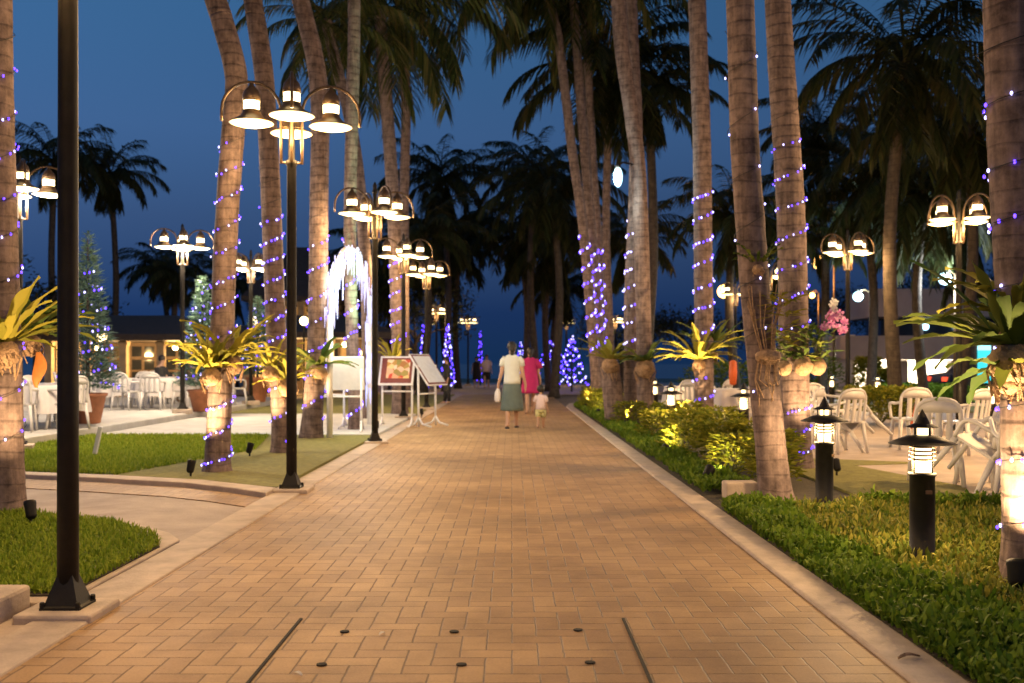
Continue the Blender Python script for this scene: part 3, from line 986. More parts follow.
wrap('violet light string low on pale green lit trunk', 'T4', zat(425, 18.3), zat(225, 18.3), 8, ['v', 'v', 'v', 'w'], 16, .085, 7)
wrap('violet light string on dark palm above the food picture board', 'T5', zat(345, 24), zat(255, 24), 6, V1, 16, .085, 8)
wrap('white light string on the grey twin trunk', 'R1a', zat(345, 20.6), zat(220, 20.6), 7, V3, 16, .085, 9)
wrap('violet light string on leftmost leaning trunk of the trio', 'Ra', zat(350, 27), zat(235, 27), 7, ['v', 'v', 'w'], 24, .085, 10)
wrap('violet light string on middle trunk of the trio', 'Rb', zat(345, 27.6), zat(240, 27.6), 7, ['v', 'v', 'v', 'w'], 24, .085, 11)
wrap('violet light string on rear trunk of the trio', 'Rc', zat(340, 28.4), zat(250, 28.4), 5, ['v', 'v', 'w'], 24, .085, 12)
wrap('light string winding up straight palm with pale lit fern', 'R2', zat(345, 19), zat(165, 19), 8, V2, 16, .10, 13)
wrap('short light string below the pale lit fern', 'R2', zat(405, 19), zat(375, 19), 1.6, V1, 16, .12, 14)
wrap('sparse white light string on the mossy leaning palm', 'R3', zat(400, 9), zat(30, 9), 7, ['w'], 9, .42, 15)
wrap('violet light string on palm behind the mossy leaning palm', 'R4', zat(330, 11.8), zat(105, 11.8), 7.5, V2, 9, .085, 16)
wrap('violet light string round foot of palm behind mossy one', 'R4', zat(450, 11.8), zat(405, 11.8), 2.2, V1, 9, .09, 17)
wrap('violet and white light string on thick right edge palm', 'R5', zat(560, 5.65), zat(-30, 5.65), 10, ['v', 'w', 'v', 'v', 'w'], 9, .115, 18)

# ------------------------------------------------------------------ ferns, husks, orchids on the trunks
def fern_mesh(name, seed, n, length, width, el_lo=10, el_hi=75, spread=(0, 2 * PI)):
    rnd = random.Random(seed)
    m = MB()
    for k in range(n):
        az = spread[0] + (spread[1] - spread[0]) * (k + rnd.uniform(-.3, .3)) / n
        e = R(rnd.uniform(el_lo, el_hi))
        ln = length * rnd.uniform(.75, 1.12)
        w = width * rnd.uniform(.75, 1.2)
        h = Vector((math.cos(az), math.sin(az), 0)); lat = Vector((-math.sin(az), math.cos(az), 0))
        p = h * .05
        ns = 9
        bend = rnd.uniform(.05, .14)
        vs = []
        for i in range(ns + 1):
            t = i / ns
            d = h * math.cos(e) + Vector((0, 0, math.sin(e)))
            nrm = -h * math.sin(e) + Vector((0, 0, math.cos(e)))
            ww = w * (math.sin(PI * min(1, .12 + .88 * t)) ** .7) * (1 + .12 * math.sin(t * 19 + k)) * .5
            if i == ns:
                ww = .004
            rip = .012 * math.sin(t * 15 + k)
            vs += [p - lat * ww + nrm * (ww * .45 + rip), p.copy(), p + lat * ww + nrm * (ww * .45 - rip)]
            p = p + d * (ln / ns)
            e -= bend * (.4 + t * 1.2)
        fs = []
        for i in range(ns):
            a = i * 3
            fs += [(a, a + 1, a + 4, a + 3), (a + 1, a + 2, a + 5, a + 4)]
        m.add(vs, fs)
    return m

def fern(label, loc, seed, n=16, length=.6, width=.10, husk=.1, mat='fern', lo=10, hi=75, drop=.05, spread=(0, 2 * PI)):
    t = thing('fern', label, 'fern', loc, 0, 'ferns growing on the palm trunks')
    fern_mesh('leaves', seed, n, length, width, lo, hi, spread).build('leaves', M[mat], t, True)
    if husk:
        rnd = random.Random(seed + 7)
        m = MB(); m.ball((0, 0, -drop - husk * .4), (husk, husk, husk * .95), 16, 10, .09, rnd); m.build('husk', M['husk'], t, True)
        rt = MB()
        for i in range(14):
            a = rnd.uniform(0, 2 * PI)
            rt.tube([(husk * .7 * math.cos(a), husk * .7 * math.sin(a), -drop), (husk * math.cos(a) * 1.1, husk * math.sin(a) * 1.1, -drop - husk * .7), (husk * .8 * math.cos(a + .4), husk * .8 * math.sin(a + .4), -drop - husk * rnd.uniform(1.2, 2.2))], .006, 4)
        rt.build('root', M['husk'], t)
    return t

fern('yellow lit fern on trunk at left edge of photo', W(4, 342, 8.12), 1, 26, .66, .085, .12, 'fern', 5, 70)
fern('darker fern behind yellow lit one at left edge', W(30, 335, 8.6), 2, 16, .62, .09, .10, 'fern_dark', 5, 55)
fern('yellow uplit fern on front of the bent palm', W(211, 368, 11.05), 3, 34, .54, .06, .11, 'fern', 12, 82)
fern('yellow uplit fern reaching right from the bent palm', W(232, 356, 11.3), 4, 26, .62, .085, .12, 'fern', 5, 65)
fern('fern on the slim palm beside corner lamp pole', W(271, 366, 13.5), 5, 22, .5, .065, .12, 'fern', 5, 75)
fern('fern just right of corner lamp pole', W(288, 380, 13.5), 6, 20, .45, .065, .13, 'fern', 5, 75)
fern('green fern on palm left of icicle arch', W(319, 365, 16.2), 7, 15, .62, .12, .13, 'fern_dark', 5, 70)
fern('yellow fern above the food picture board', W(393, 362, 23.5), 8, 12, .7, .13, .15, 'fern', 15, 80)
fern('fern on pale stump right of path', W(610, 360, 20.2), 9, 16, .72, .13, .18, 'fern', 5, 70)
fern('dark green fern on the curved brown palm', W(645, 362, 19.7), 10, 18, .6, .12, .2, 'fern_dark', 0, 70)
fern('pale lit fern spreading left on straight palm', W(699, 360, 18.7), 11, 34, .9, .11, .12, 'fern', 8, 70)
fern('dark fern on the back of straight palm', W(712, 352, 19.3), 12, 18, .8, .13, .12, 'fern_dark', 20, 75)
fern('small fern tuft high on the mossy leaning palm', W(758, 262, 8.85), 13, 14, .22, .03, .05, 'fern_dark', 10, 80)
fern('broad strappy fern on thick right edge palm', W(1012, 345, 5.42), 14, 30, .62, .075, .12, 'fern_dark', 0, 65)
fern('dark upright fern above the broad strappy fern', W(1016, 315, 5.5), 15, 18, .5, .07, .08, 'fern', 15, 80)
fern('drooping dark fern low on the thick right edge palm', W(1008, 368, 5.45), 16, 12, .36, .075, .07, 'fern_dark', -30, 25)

# husk pot with strappy yellow-green plant on the mossy palm
t = thing('husk_pot', 'pale husk pot with yellow leafed plant on the mossy palm', 'hanging plant', W(768, 357, 8.83), 0, 'plants hung on the palms')
m = MB(); m.ball((0, 0, 0), (.115, .1, .07), 18, 10, .06, random.Random(4)); m.build('pot', M['husk'], t, True)
m = MB()
rnd = random.Random(8)
for k in range(26):
    a = rnd.uniform(0, 2 * PI)
    x, y = .06 * math.cos(a), .06 * math.sin(a)
    m.tube([(x * .8, y * .8, .0), (x * 1.6 - .03, y * 1.3, .28), (x * 2.4 - .05 * rnd.random(), y * 1.8, rnd.uniform(.4, .65))], .005, 5)
m.build('stem', M['husk'], t)
fm = MB()
for k in range(60):
    p = Vector((rnd.uniform(-.02, .26), rnd.uniform(-.1, .1), rnd.uniform(.08, .55)))
    a = rnd.uniform(0, 2 * PI); d = Vector((math.cos(a), math.sin(a), rnd.uniform(-.2, .7))).normalized()
    s = d.cross(Vector((0, 0, 1))).normalized() * .03
    q = p + d * .09; r = p + d * .18 - Vector((0, 0, .02))
    fm.add([p, q - s, r, q + s], [(0, 1, 2, 3)])
fm.build('leaves', M['fern'], t)
m = MB()
for k in range(12):
    a = rnd.uniform(0, 2 * PI)
    m.tube([(.1 * math.cos(a), .08 * math.sin(a), -.02), (.11 * math.cos(a) - .02, .08 * math.sin(a), -.2), (.08 * math.cos(a + .5), .06 * math.sin(a), -rnd.uniform(.2, .45))], .005, 4)
m.build('root', M['husk'], t)

def husk_ball(label, loc, r, leaf=True, seed=0):
    t = thing('husk_pot', label, 'hanging plant', loc, 0, 'plants hung on the palms')
    rnd = random.Random(seed)
    m = MB(); m.ball((0, 0, 0), (r, r, r * 1.05), 16, 10, .05, rnd); m.build('pot', M['husk'], t, True)
    fm = MB()
    for k in range(46):
        p = Vector((rnd.gauss(0, .1), rnd.gauss(0, .08), rnd.uniform(.06, .42)))
        a = rnd.uniform(0, 2 * PI); d = Vector((math.cos(a), math.sin(a), rnd.uniform(-.2, .9))).normalized()
        s = d.cross(Vector((.1, 0, 1))).normalized() * .03
        q = p + d * .1; e = p + d * .2 - Vector((0, 0, .03))
        fm.add([p, q - s, e, q + s], [(0, 1, 2, 3)])
    fm.build('leaves', M['fern_dark'], t)
    m = MB()
    for k in range(7):
        m.tube([(rnd.gauss(0, .02), 0, .05), (rnd.gauss(0, .05), rnd.gauss(0, .03), .25), (rnd.gauss(0, .09), rnd.gauss(0, .05), .42)], .004, 4)
    m.build('stem', M['stem'], t)
    return t
husk_ball('round husk pot hung on palm behind the mossy one, left of pair', W(803, 366, 11.5), .11, seed=1)
husk_ball('round husk pot hung on palm behind the mossy one, right of pair', W(817, 366, 11.55), .105, seed=2)
husk_ball('small husk pot tucked right beside the mossy palm', W(784, 368, 11.4), .085, seed=3)
# orchid spray
t = thing('orchid', 'pink orchid spray with white tips hanging left of lamp post', 'orchid', W(818, 350, 11.6), 0)
m = MB(); m.tube([(0, 0, 0), (.04, 0, .2), (.1, -.02, .38), (.18, -.03, .46), (.27, -.03, .36)], .005, 5); m.build('stem', M['stem'], t)
rnd = random.Random(5)
def flower(mb, c, s):
    for k in range(5):
        a = 2 * PI * k / 5 + rnd.random()
        d = Vector((math.cos(a), -.25, math.sin(a))); sd = Vector((-math.sin(a), 0, math.cos(a))) * s * .35
        mb.add([c, c + d * s * .6 - sd, c + d * s, c + d * s * .6 + sd], [(0, 1, 2, 3)])
fm = MB()
for k in range(34):
    u = rnd.random()
    c = Vector((.06 + .26 * u, rnd.uniform(-.06, .04), .30 + .12 * math.sin(PI * u) + rnd.uniform(-.1, .1) - .08 * u))
    flower(fm, c, .045)
fm.build('blossoms', M['petal'], t)
fm = MB()
for k in range(8):
    flower(fm, Vector((rnd.uniform(.12, .2), -.03, rnd.uniform(.46, .58))), .04)
fm.build('white_blossoms', M['petal_white'], t)
# dried orange leaf hanging behind the left palm
t = thing('dry_leaf', 'orange dry leaf hanging between left edge palm and lamp pole', 'dry leaf', W(38, 352, 8.4))
m = MB()
vs = []
for i in range(10):
    u = i / 9; w_ = .055 * math.sin(PI * (.1 + .86 * u))
    vs += [(-w_ + .02 * math.sin(u * 5), 0, -.30 * u), (.01 * u, -.02, -.30 * u), (w_ + .02 * math.sin(u * 5), .01, -.30 * u)]
m.add(vs, [q for i in range(9) for q in ((i * 3, i * 3 + 1, i * 3 + 4, i * 3 + 3), (i * 3 + 1, i * 3 + 2, i * 3 + 5, i * 3 + 4))])
m.build('blade', simple('orange_dry_leaf', (.42, .15, .03), .7), t, True)
m = MB(); m.tube([(0, 0, 0), (-.06, .02, .05), (-.15, .05, .03)], .006, 5); m.build('stalk', M['husk'], t)

# ------------------------------------------------------------------ uplights
def uplight(label, loc, tgt, power, col=UPW, spot=62, body=.043, lensmat='spot_lens'):
    t = thing('uplight', label, 'garden spotlight', (loc[0], loc[1], loc[2]), 0, 'garden spotlights aimed at trunks and shrubs')
    d = (Vector(tgt) - Vector(loc)).normalized()
    q = d.to_track_quat('Z', 'Y').to_matrix().to_4x4()
    def rot(m):
        m.v = [tuple(Vector((0, 0, .10)) + (q @ Vector(p))) for p in m.v]
        return m
    m = MB(); m.tube([(0, 0, -.05), (0, 0, .09)], .012, 6); m.build('stake', M['black_metal'], t)
    m = MB(); m.lathe([(body * .6, -.06), (body * .9, -.04), (body, .05), (body * 1.06, .055), (body * 1.06, .075), (body * .9, .075), (body * .88, .058)], 16); rot(m).build('housing', M['black_metal'], t, True)
    m = MB(); m.lathe([(.002, .052), (body * .88, .056)], 16, close=False); rot(m).build('lens', M[lensmat], t)
    p = Vector(loc) + Vector((0, 0, .10)) + d * .10
    lamp('uplight_beam', 'SPOT', p, power, col, .03, p + d * 5, R(spot), .7)
    return t

def up(label, x, y, tx, ty, tz, power, z=.04, **k):
    uplight(label, (x, y, z), (tx, ty, tz), power, **k)
b = {k: v[0][0] for k, v in TR.items()}
up('spotlight at foot of trunk cut by left edge of photo', b['L0'].x + .55, b['L0'].y - .75, b['L0'].x, b['L0'].y, 1.7, 120, spot=90)
up('black spotlight on stake at foot of the bent palm', b['T1'].x - .12, b['T1'].y - .55, b['T1'].x, b['T1'].y, 1.7, 190, spot=90)
up('small spotlight left of slim palm beside corner lamp post', b['T2'].x - .30, b['T2'].y - .6, b['T2'].x, b['T2'].y, 1.7, 170, spot=80)
up('spotlight on the turf below palm left of icicle arch', b['T3'].x - .45, b['T3'].y - .6, b['T3'].x, b['T3'].y, 1.7, 170, spot=80)
up('cool green spotlight at foot of the pale green lit trunk', -2.40, 17.75, b['T4'].x - .05, b['T4'].y, 5.0, 2600, z=.06, col=(.42, 1.0, .52), spot=26)
up('spotlight low behind the food picture board', b['T5'].x + .6, b['T5'].y - .9, b['T5'].x, b['T5'].y, 3, 150)
up('spotlight at foot of the curved brown palm', b['R1b'].x - .5, b['R1b'].y - .9, b['R1b'].x, b['R1b'].y, 3, 130, spot=60)
up('spotlight in front of the violet lit trio', b['Rb'].x - .6, b['Rb'].y - 1.4, b['Rb'].x, b['Rb'].y, 4, 200, spot=55)
up('spotlight below the pale lit fern on straight palm', b['R2'].x - .75, b['R2'].y - .9, b['R2'].x, b['R2'].y, 1.8, 480, spot=75)
up('white capped spotlight at foot of the mossy leaning palm', b['R3'].x + .28, b['R3'].y - .55, b['R3'].x, b['R3'].y, 1.5, 190, spot=80)
up('spotlight behind the mossy palm lighting its neighbour', b['R4'].x + .2, b['R4'].y - .9, b['R4'].x, b['R4'].y, 1.8, 200, spot=80)
up('round black spotlight half buried below thick right palm', b['R5'].x - .28, b['R5'].y - .42, b['R5'].x - .05, b['R5'].y, 1.0, 210, body=.07, spot=95)

# ------------------------------------------------------------------ shrubs
def shrub_mesh(name, seed, r, h, n, ll, lw):
    rnd = random.Random(seed)
    m = MB()
    for k in range(n):
        a = rnd.uniform(0, 2 * PI); q = rnd.random() ** .5
        z = h * (.15 + .85 * rnd.random() ** .7)
        rr = r * q * (1 - .35 * (z / h) ** 2)
        p = Vector((rr * math.cos(a), rr * math.sin(a), z))
        d = Vector((math.cos(a + rnd.gauss(0, .6)), math.sin(a + rnd.gauss(0, .6)), rnd.uniform(.0, 1.1))).normalized()
        s = d.cross(Vector((rnd.gauss(0, .3), rnd.gauss(0, .3), 1))).normalized() * lw * rnd.uniform(.7, 1.2)
        l = ll * rnd.uniform(.7, 1.3)
        mid = p + d * l * .5; e = p + d * l - Vector((0, 0, l * .25))
        m.add([p, mid - s, e, mid + s], [(0, 1, 2, 3)])
    return m.mesh(name)
def shrub_stem(seed, r, h):
    rnd = random.Random(seed); m = MB()
    for k in range(9):
        a = rnd.uniform(0, 2 * PI)
        m.tube([(0, 0, -.03), (r * .3 * math.cos(a), r * .3 * math.sin(a), h * .4), (r * .7 * math.cos(a), r * .7 * math.sin(a), h * .8)], [.012, .008, .004], 5)
    return m.mesh('stem')
SH = [(shrub_mesh('leaves', 70 + i, .42, .68, 620, .13, .026), shrub_stem(80 + i, .42, .68)) for i in range(3)]
shr = [('yellow-green shrub nearest the mossy leaning palm', 2.62, 10.1, .78), ('yellow-green shrub left of mossy palm, behind bright spotlight', 2.45, 10.9, .85), ('leafy shrub beside white capped path spotlight', 2.95, 11.3, .9),
       ('tall leafy shrub before the bollard left of mossy palm', 3.0, 12.3, .95), ('broad shrub right of first bright yellow patch', 2.6, 12.5, .95), ('shrub lit bright yellow near the kerb', 2.3, 13.4, .85),
       ('shrub in front of straight palm foot', 2.9, 13.9, 1.0), ('shrub left of the straight palm foot', 2.75, 15.3, 1.0), ('shrub right of the straight palm foot', 3.3, 15.9, 1.0),
       ('low shrub between bollard and kerb', 2.35, 16.0, .9), ('shrub below the dark green fern', 2.75, 17.6, 1.0), ('shrub beside curved brown palm foot', 3.2, 18.6, 1.0),
       ('shrub at foot of the grey twin trunk', 2.3, 19.4, .9), ('shrub behind the pale stump', 2.6, 22.5, 1.0), ('shrub before the violet lit trio', 2.25, 24.2, 1.0), ('shrub left of violet trio foot', 2.2, 26.2, 1.05), ('last shrub where the right kerb curves away', 2.35, 28.6, 1.1)]
for i, (lab, x, y, s) in enumerate(shr):
    t = thing('shrub', lab, 'shrub', (x, y, .02), i * 1.1, 'leafy shrubs along the right kerb')
    t.scale = (s * .95, s * .95, s * .78)
    link('leaves', SH[i % 3][0], M['shrub'], t)
    link('stem', SH[i % 3][1], M['stem'], t)
uplight('white capped spotlight lighting the nearest shrubs beside kerb', (2.02, 10.3, .03), (2.5, 11.0, .55), 40, (1, .74, .3), 90, .05)
uplight('small bright spotlight beside kerb before the yellow lit shrub', (1.98, 13.0, .03), (2.35, 13.6, .5), 40, (1, .74, .3), 90, .05)
uplight('distant small spotlight in shrubs where kerb narrows', (2.0, 23.3, .03), (2.4, 24.3, .6), 40, (1, .74, .3), 90, .05)
# round bush on the right terrace
t = thing('bush', 'round clipped yellow-green bush behind tipped chairs', 'bush', (7.35, 20, .03))
link('leaves', shrub_mesh('leaves', 90, .95, .75, 2400, .12, .03), M['shrub'], t)
link('stem', shrub_stem(91, .8, .7), M['stem'], t)
for i, (lab, px, d, r_, h_) in enumerate([('clipped hedge bush under left end of modern building', 868, 40, .6, 1.5), ('bright green clipped bush before the lit white wall', 886, 38, .38, 1.0), ('dark hedge bush left of the parked car', 915, 34, 1.6, .55), ('dark hedge bush below the cyan sign', 955, 31, 1.5, .5), ('dark bush behind tables left of orchid', 800, 40, 2, 1.5), ('dark bush behind straight palm', 730, 40, 2.2, 1.3), ('dark bush right of the cyan sign', 1020, 33, .8, 1.4)]):
    t = thing('bush', lab, 'bush', (GX(px, d), d, 0), 0, 'bushes along the far road')
    link('leaves', shrub_mesh('leaves', 95 + i, r_, h_, 1500, .2, .05), M['shrub'] if i < 2 else M['cover_dark'], t)
    link('stem', shrub_stem(96 + i, r_, h_), M['stem'], t)

# ------------------------------------------------------------------ chairs and tables
def make_chair():
    t = thing('plastic_chair', None, 'chair', group='white plastic chairs')
    m = MB(); m.box((0, 0, .43), (.42, .42, .03)); m.box((0, -.215, .415), (.40, .015, .05)); m.build('seat', M['plastic'], t, bevel=.012)
    # backrest: curved frame with three slots
    m = MB()
    def back(u, z):
        return Vector((u * .21, .19 + .05 * (1 - u * u) + .16 * (z - .43), z))
    def bar(p, q, w):
        n = 5
        m.tube([p.lerp(q, i / n) for i in range(n + 1)], w, 6)
    arc = [back(-1, .44), back(-1, .62), back(-.95, .76), back(-.7, .84), back(-.3, .87), back(.3, .87), back(.7, .84), back(.95, .76), back(1, .62), back(1, .44)]
    m.tube(resample(arc, 24), .022, 8)
    for u0, u1 in ((-.62, -.34), (-.14, .14), (.34, .62)):
        vs = []
        for i in range(7):
            z = .44 + .41 * i / 6
            k = .75 + .5 * abs(i / 6 - .5)
            uc, hw = (u0 + u1) / 2, (u1 - u0) / 2 * k * 1.25
            vs += [back(uc - hw, z), back(uc + hw, z), back(uc + hw, z) + Vector((0, .012, 0)), back(uc - hw, z) + Vector((0, .012, 0))]
        m.add(vs, [q for i in range(6) for k in range(4) for q in ((i * 4 + k, i * 4 + (k + 1) % 4, i * 4 + 4 + (k + 1) % 4, i * 4 + 4 + k),)])
    vs = []
    for i in range(9):
        u = -1 + 2 * i / 8
        for z in (.74, .86 - .04 * u * u):
            vs.append(back(u * .93, z))
        for z in (.86 - .04 * u * u, .74):
            vs.append(back(u * .93, z) + Vector((0, .014, 0)))
    m.add(vs, [(i * 4 + k, i * 4 + (k + 1) % 4, i * 4 + 4 + (k + 1) % 4, i * 4 + 4 + k) for i in range(8) for k in range(4)])
    m.build('backrest', M['plastic'], t, True)
    for sx in (-1, 1):
        for sy in (-1, 1):
            m = MB(); m.tube([(sx * .195, sy * .19, .425), (sx * .235, sy * .245, 0)], [.032, .022], 6); m.build('leg', M['plastic'], t, True)
        m = MB(); m.tube(resample([Vector((sx * .225, -.2, .43)), Vector((sx * .25, -.19, .60)), Vector((sx * .26, -.1, .655)), Vector((sx * .25, .12, .66)), back(sx, .68)], 16), .021, 6)
        m.build('armrest', M['plastic'], t, True)
    return t
chair0 = make_chair()
used = []
def chair(label, x, y, z, rz, tilt=0, roll=0, group=None):
    rot = (Matrix.Rotation(rz, 3, 'Z') @ Matrix.Rotation(tilt, 3, 'X') @ Matrix.Rotation(roll, 3, 'Y')).to_euler()
    if not used:
        used.append(1)
        chair0.location = (x, y, z); chair0.rotation_euler = rot; chair0['label'] = label
        assert 4 <= len(label.split()) <= 16
        if group: chair0['group'] = group
        return chair0
    return dup(chair0, (x, y, z), 0, label, 1, rot, group)

def table(label, clabel, x, y, z, r=.5, h=.72, cloth=True, seed=0):
    t = thing('round_table', label, 'table', (x, y, z), 0, 'round dining tables')
    m = MB(); m.lathe([(r, h - .025), (r + .005, h - .012), (r, h)], 28); m.build('tabletop', M['plastic'], t, True)
    for k in range(4):
        a = k * PI / 2 + .6
        m = MB(); m.tube([(r * .6 * math.cos(a), r * .6 * math.sin(a), h - .025), (r * .72 * math.cos(a), r * .72 * math.sin(a), 0)], [.03, .022], 6); m.build('leg', M['plastic'], t, True)
    if cloth:
        rnd = random.Random(seed)
        seg = 72
        m = MB()
        rings = [(.001, .005, 0), (r * .6, .005, 0), (r + .004, .005, 0), (r + .02, -.02, .1), (r + .03, -.15, .6), (r + .045, -.30, .9), (r + .06, -.44, 1.1)]
        vs = []
        ph = rnd.uniform(0, 6)
        for rr, dz, am in rings:
            for k in range(seg):
                a = 2 * PI * k / seg
                q = rr + am * (.028 * math.sin(9 * a + ph) + .016 * math.sin(17 * a + 2 * ph))
                vs.append((q * math.cos(a), q * math.sin(a), h + dz + (.025 * math.sin(4 * a + ph) if dz < -.4 else 0)))
        m.add(vs, [(i * seg + k, i * seg + (k + 1) % seg, (i + 1) * seg + (k + 1) % seg, (i + 1) * seg + k) for i in range(len(rings) - 1) for k in range(seg)])
        c = m.build('tablecloth', M['cloth'], None, True)
        c.location = (x, y, z + .002)
        tag(c, clabel, 'tablecloth', 'white tablecloths')

ZT = .17
gl = 'white chairs on the left terrace'
# left terrace, far tables by the pavilion
for i, (x, y) in enumerate([(-9.95, 25.0), (-8.75, 24.6), (-9.3, 27.3)]):
    nm = ('left table of the group before the lit pavilion', 'right table of the group before the lit pavilion', 'rear table before the pavilion, by the diner in black')[i]
    table(nm, 'white cloth draped over the ' + nm, x, y, ZT, .55, seed=i)
chair('white chair facing left table, left end of pavilion group', -10.15, 23.75, ZT, PI + .5, group=gl)
chair('white chair left of the left pavilion table, seen side on', -10.85, 24.4, ZT, PI / 2 + .3, group=gl)
chair('white chair backed to viewer between the two pavilion tables', -9.1, 23.55, ZT, PI - .2, group=gl)
chair('white chair at front of right pavilion table', -8.45, 23.5, ZT, PI + .15, group=gl)
chair('white chair right of right pavilion table beside conifer pot', -7.85, 24.1, ZT, -PI / 2 - .4, group=gl)
chair('white chair behind the left pavilion table', -9.6, 26.0, ZT, 0.2, group=gl)
# left terrace near, behind the left edge palm
table('table with pale cloth just left of nearest lamp pole', 'pale cloth on table just left of nearest lamp pole', -7.75, 16.9, ZT, .5, seed=5)
table('table with pale cloth just right of left edge palm', 'pale cloth on table just right of left edge palm', -8.35, 18.4, ZT, .5, seed=6)
chair('white chair between left edge palm and lamp pole', -7.9, 16.0, ZT, PI + .3, group=gl)
chair('white chair directly behind the left edge palm', -8.45, 17.0, ZT, PI + 1.2, group=gl)
chair('white chair partly hidden by nearest lamp pole', -7.35, 16.55, ZT, -PI / 2 - .6, group=gl)
chair('single white chair right of bent palm foot', -7.55, 25.6, ZT, PI + .4, group=gl)
chair('single white chair behind uplit fern of bent palm', -7.4, 26.6, ZT, PI - .6, group=gl)
# right terrace
gr = 'white chairs on the right terrace'
chair('white chair tipped forward on its front legs, left of nearest group', 4.28, 9.55, .10, PI + .75, R(-30), group=gr)
chair('white chair tipped forward beside thick right palm, nearest group', 4.72, 9.30, .10, PI - .35, R(-28), group=gr)
chair('upright white chair behind tipped ones of nearest group', 4.30, 10.15, .03, PI - .3, group=gr)
chair('upright white chair at back right of nearest group', 4.80, 10.0, .03, PI + .35, group=gr)
chair('white chair turned to right palm, right of nearest group', 5.05, 9.45, .03, PI - 1.0, R(-12), group=gr)
chair('white chair tipped back with one leg raised, right of second bollard', 5.02, 14.0, .11, PI / 2 + .2, R(-40), group=gr)
chair('white chair behind hat of second bollard', 4.55, 13.8, .03, PI + .3, group=gr)
chair('white chair left of second bollard, pushed to table', 4.25, 14.7, .03, PI + 1.0, group=gr)
chair('white chair glowing yellow behind nearest bollard hat', 5.75, 14.4, .03, PI - .1, group=gr)
chair('white chair right of yellow lit chair behind nearest bollard', 6.15, 13.6, .03, PI + .5, group=gr)
chair('white chair far back by the orchid lamp post', 5.4, 17.2, .03, .5, group=gr)
table('cloth covered table right of straight palm', 'white cloth on table right of straight palm', 4.35, 19.9, .03, .55, seed=7)
table('cloth covered table left of straight palm', 'white cloth on table left of straight palm', 4.0, 22.5, .03, .55, seed=8)
chair('white chair right of straight palm by covered table', 4.55, 18.9, .03, PI + .2, group=gr)
chair('white chair left of straight palm by covered table', 3.85, 21.3, .03, PI - .4, group=gr)
chair('white chair just left of mossy palm beside covered table', 5.0, 19.6, .03, -PI / 2 - .5, group=gr)
chair('white chair between straight palm and its left covered table', 4.5, 21.9, .03, PI + .9, group=gr)

# ------------------------------------------------------------------ menu boards
def menu_board(name, label, loc, rz, w, h, z0, tilt, front, rz_label=None):
    t = thing(name, label, 'menu board', loc, rz, 'menu boards beside the path')
    T = Matrix.Translation((0, 0, z0 + h / 2)) @ Matrix.Rotation(tilt, 4, 'X')
    def put(c, s, nm, mat, par=t, bev=0):
        m = MB(); m.box((0, 0, 0), s)
        m.v = [tuple(T @ (Vector(p) + Vector(c))) for p in m.v]
        return m.build(nm, mat, par, bevel=bev)
    p = put((0, .012, 0), (w, .03, h), 'panel', M['white_paint'], bev=.006)
    if front == 'food':
        put((0, -.008, 0), (w - .08, .006, h - .08), 'mat_border', M['menu_frame'], p)
        put((.03, -.014, .03), (w - .24, .006, h - .22), 'picture', M['menu'], p)
    elif front == 'sheet':
        put((0, -.008, 0), (w - .05, .006, h - .05), 'mat_border', M['menu_frame'], p)
        put((0, -.014, 0), (w - .12, .006, h - .12), 'sheet', M['paper'], p)
    for sx in (-1, 1):
        m = MB()
        m.tube([(sx * (w / 2 - .05), .03, 0.02), (sx * (w / 2 - .05), .04, z0 + h * .62)], .022, 8)
        m.tube([(sx * (w / 2 - .05), -.26, .02), (sx * (w / 2 - .05), -.06, .07), (sx * (w / 2 - .05), .03, .2)], .02, 8)
        m.tube([(sx * (w / 2 - .05), .30, .02), (sx * (w / 2 - .05), .12, .07), (sx * (w / 2 - .05), .03, .2)], .02, 8)
        m.build('leg', M['white_paint'], t, True)
    m = MB(); m.tube([(-w / 2 + .05, .03, z0 - .1), (w / 2 - .05, .03, z0 - .1)], .016, 8); m.build('crossbar', M['white_paint'], t, True)
    return t
menu_board('menu_board', 'white framed board with red-brown food picture', (-2.27, 19.7, .01), -.12, .70, .62, .80, R(-24), 'food')
menu_board('menu_board', 'tilted white menu sheet in thin red frame, rightmost board', (-1.66, 19.9, .0), 1.1, .74, .76, .76, R(-36), 'sheet')
menu_board('menu_board', 'blank white back of a board, left of third lamp post', (-3.0, 17.5, .06), PI + .1, .82, .62, .72, R(-20), 'sheet')
menu_board('menu_board', 'blank white board back behind icicle arch post', (-3.42, 18.6, .06), PI - .2, .75, .62, .72, R(-20), 'sheet')

# ------------------------------------------------------------------ icicle arch
A0, A1 = Vector((-2.98, 16.35, .05)), Vector((-2.78, 19.6, .06))
t = thing('light_arch', 'glowing white arch of hanging icicle lights', 'light arch', A0)
span = A1 - A0
apex_z = 2.0
arc = []
for i in range(29):
    th = PI - PI * i / 28
    u = .5 + .5 * math.cos(th)
    arc.append(Vector((span.x * u, span.y * u, apex_z + 1.28 * math.sin(th))))
m = MB(); m.tube(arc, .03, 8); m.build('arch_bar', M['white_paint'], t, True)
m = MB(); m.tube([(0, 0, -.05), (0, 0, apex_z)], .05, 10); m.build('post', M['white_paint'], t, True)
m = MB(); m.tube([(span.x, span.y, -.05), (span.x, span.y, apex_z)], .065, 10); m.build('post', M['white_paint'], t, True)
m = MB()
rnd = random.Random(3)
for i in range(210):
    u = rnd.random()
    k = min(27, int(u * 28)); p = arc[k].lerp(arc[k + 1], u * 28 - k)
    p = p + Vector((rnd.gauss(0, .05), rnd.gauss(0, .05), rnd.uniform(-.02, .05)))
    ln = rnd.uniform(.12, .55)
    m.tube([p, p - Vector((0, 0, ln))], [.008, .003], 4)
m.build('icicles', M['ice'], t)
m = MB()
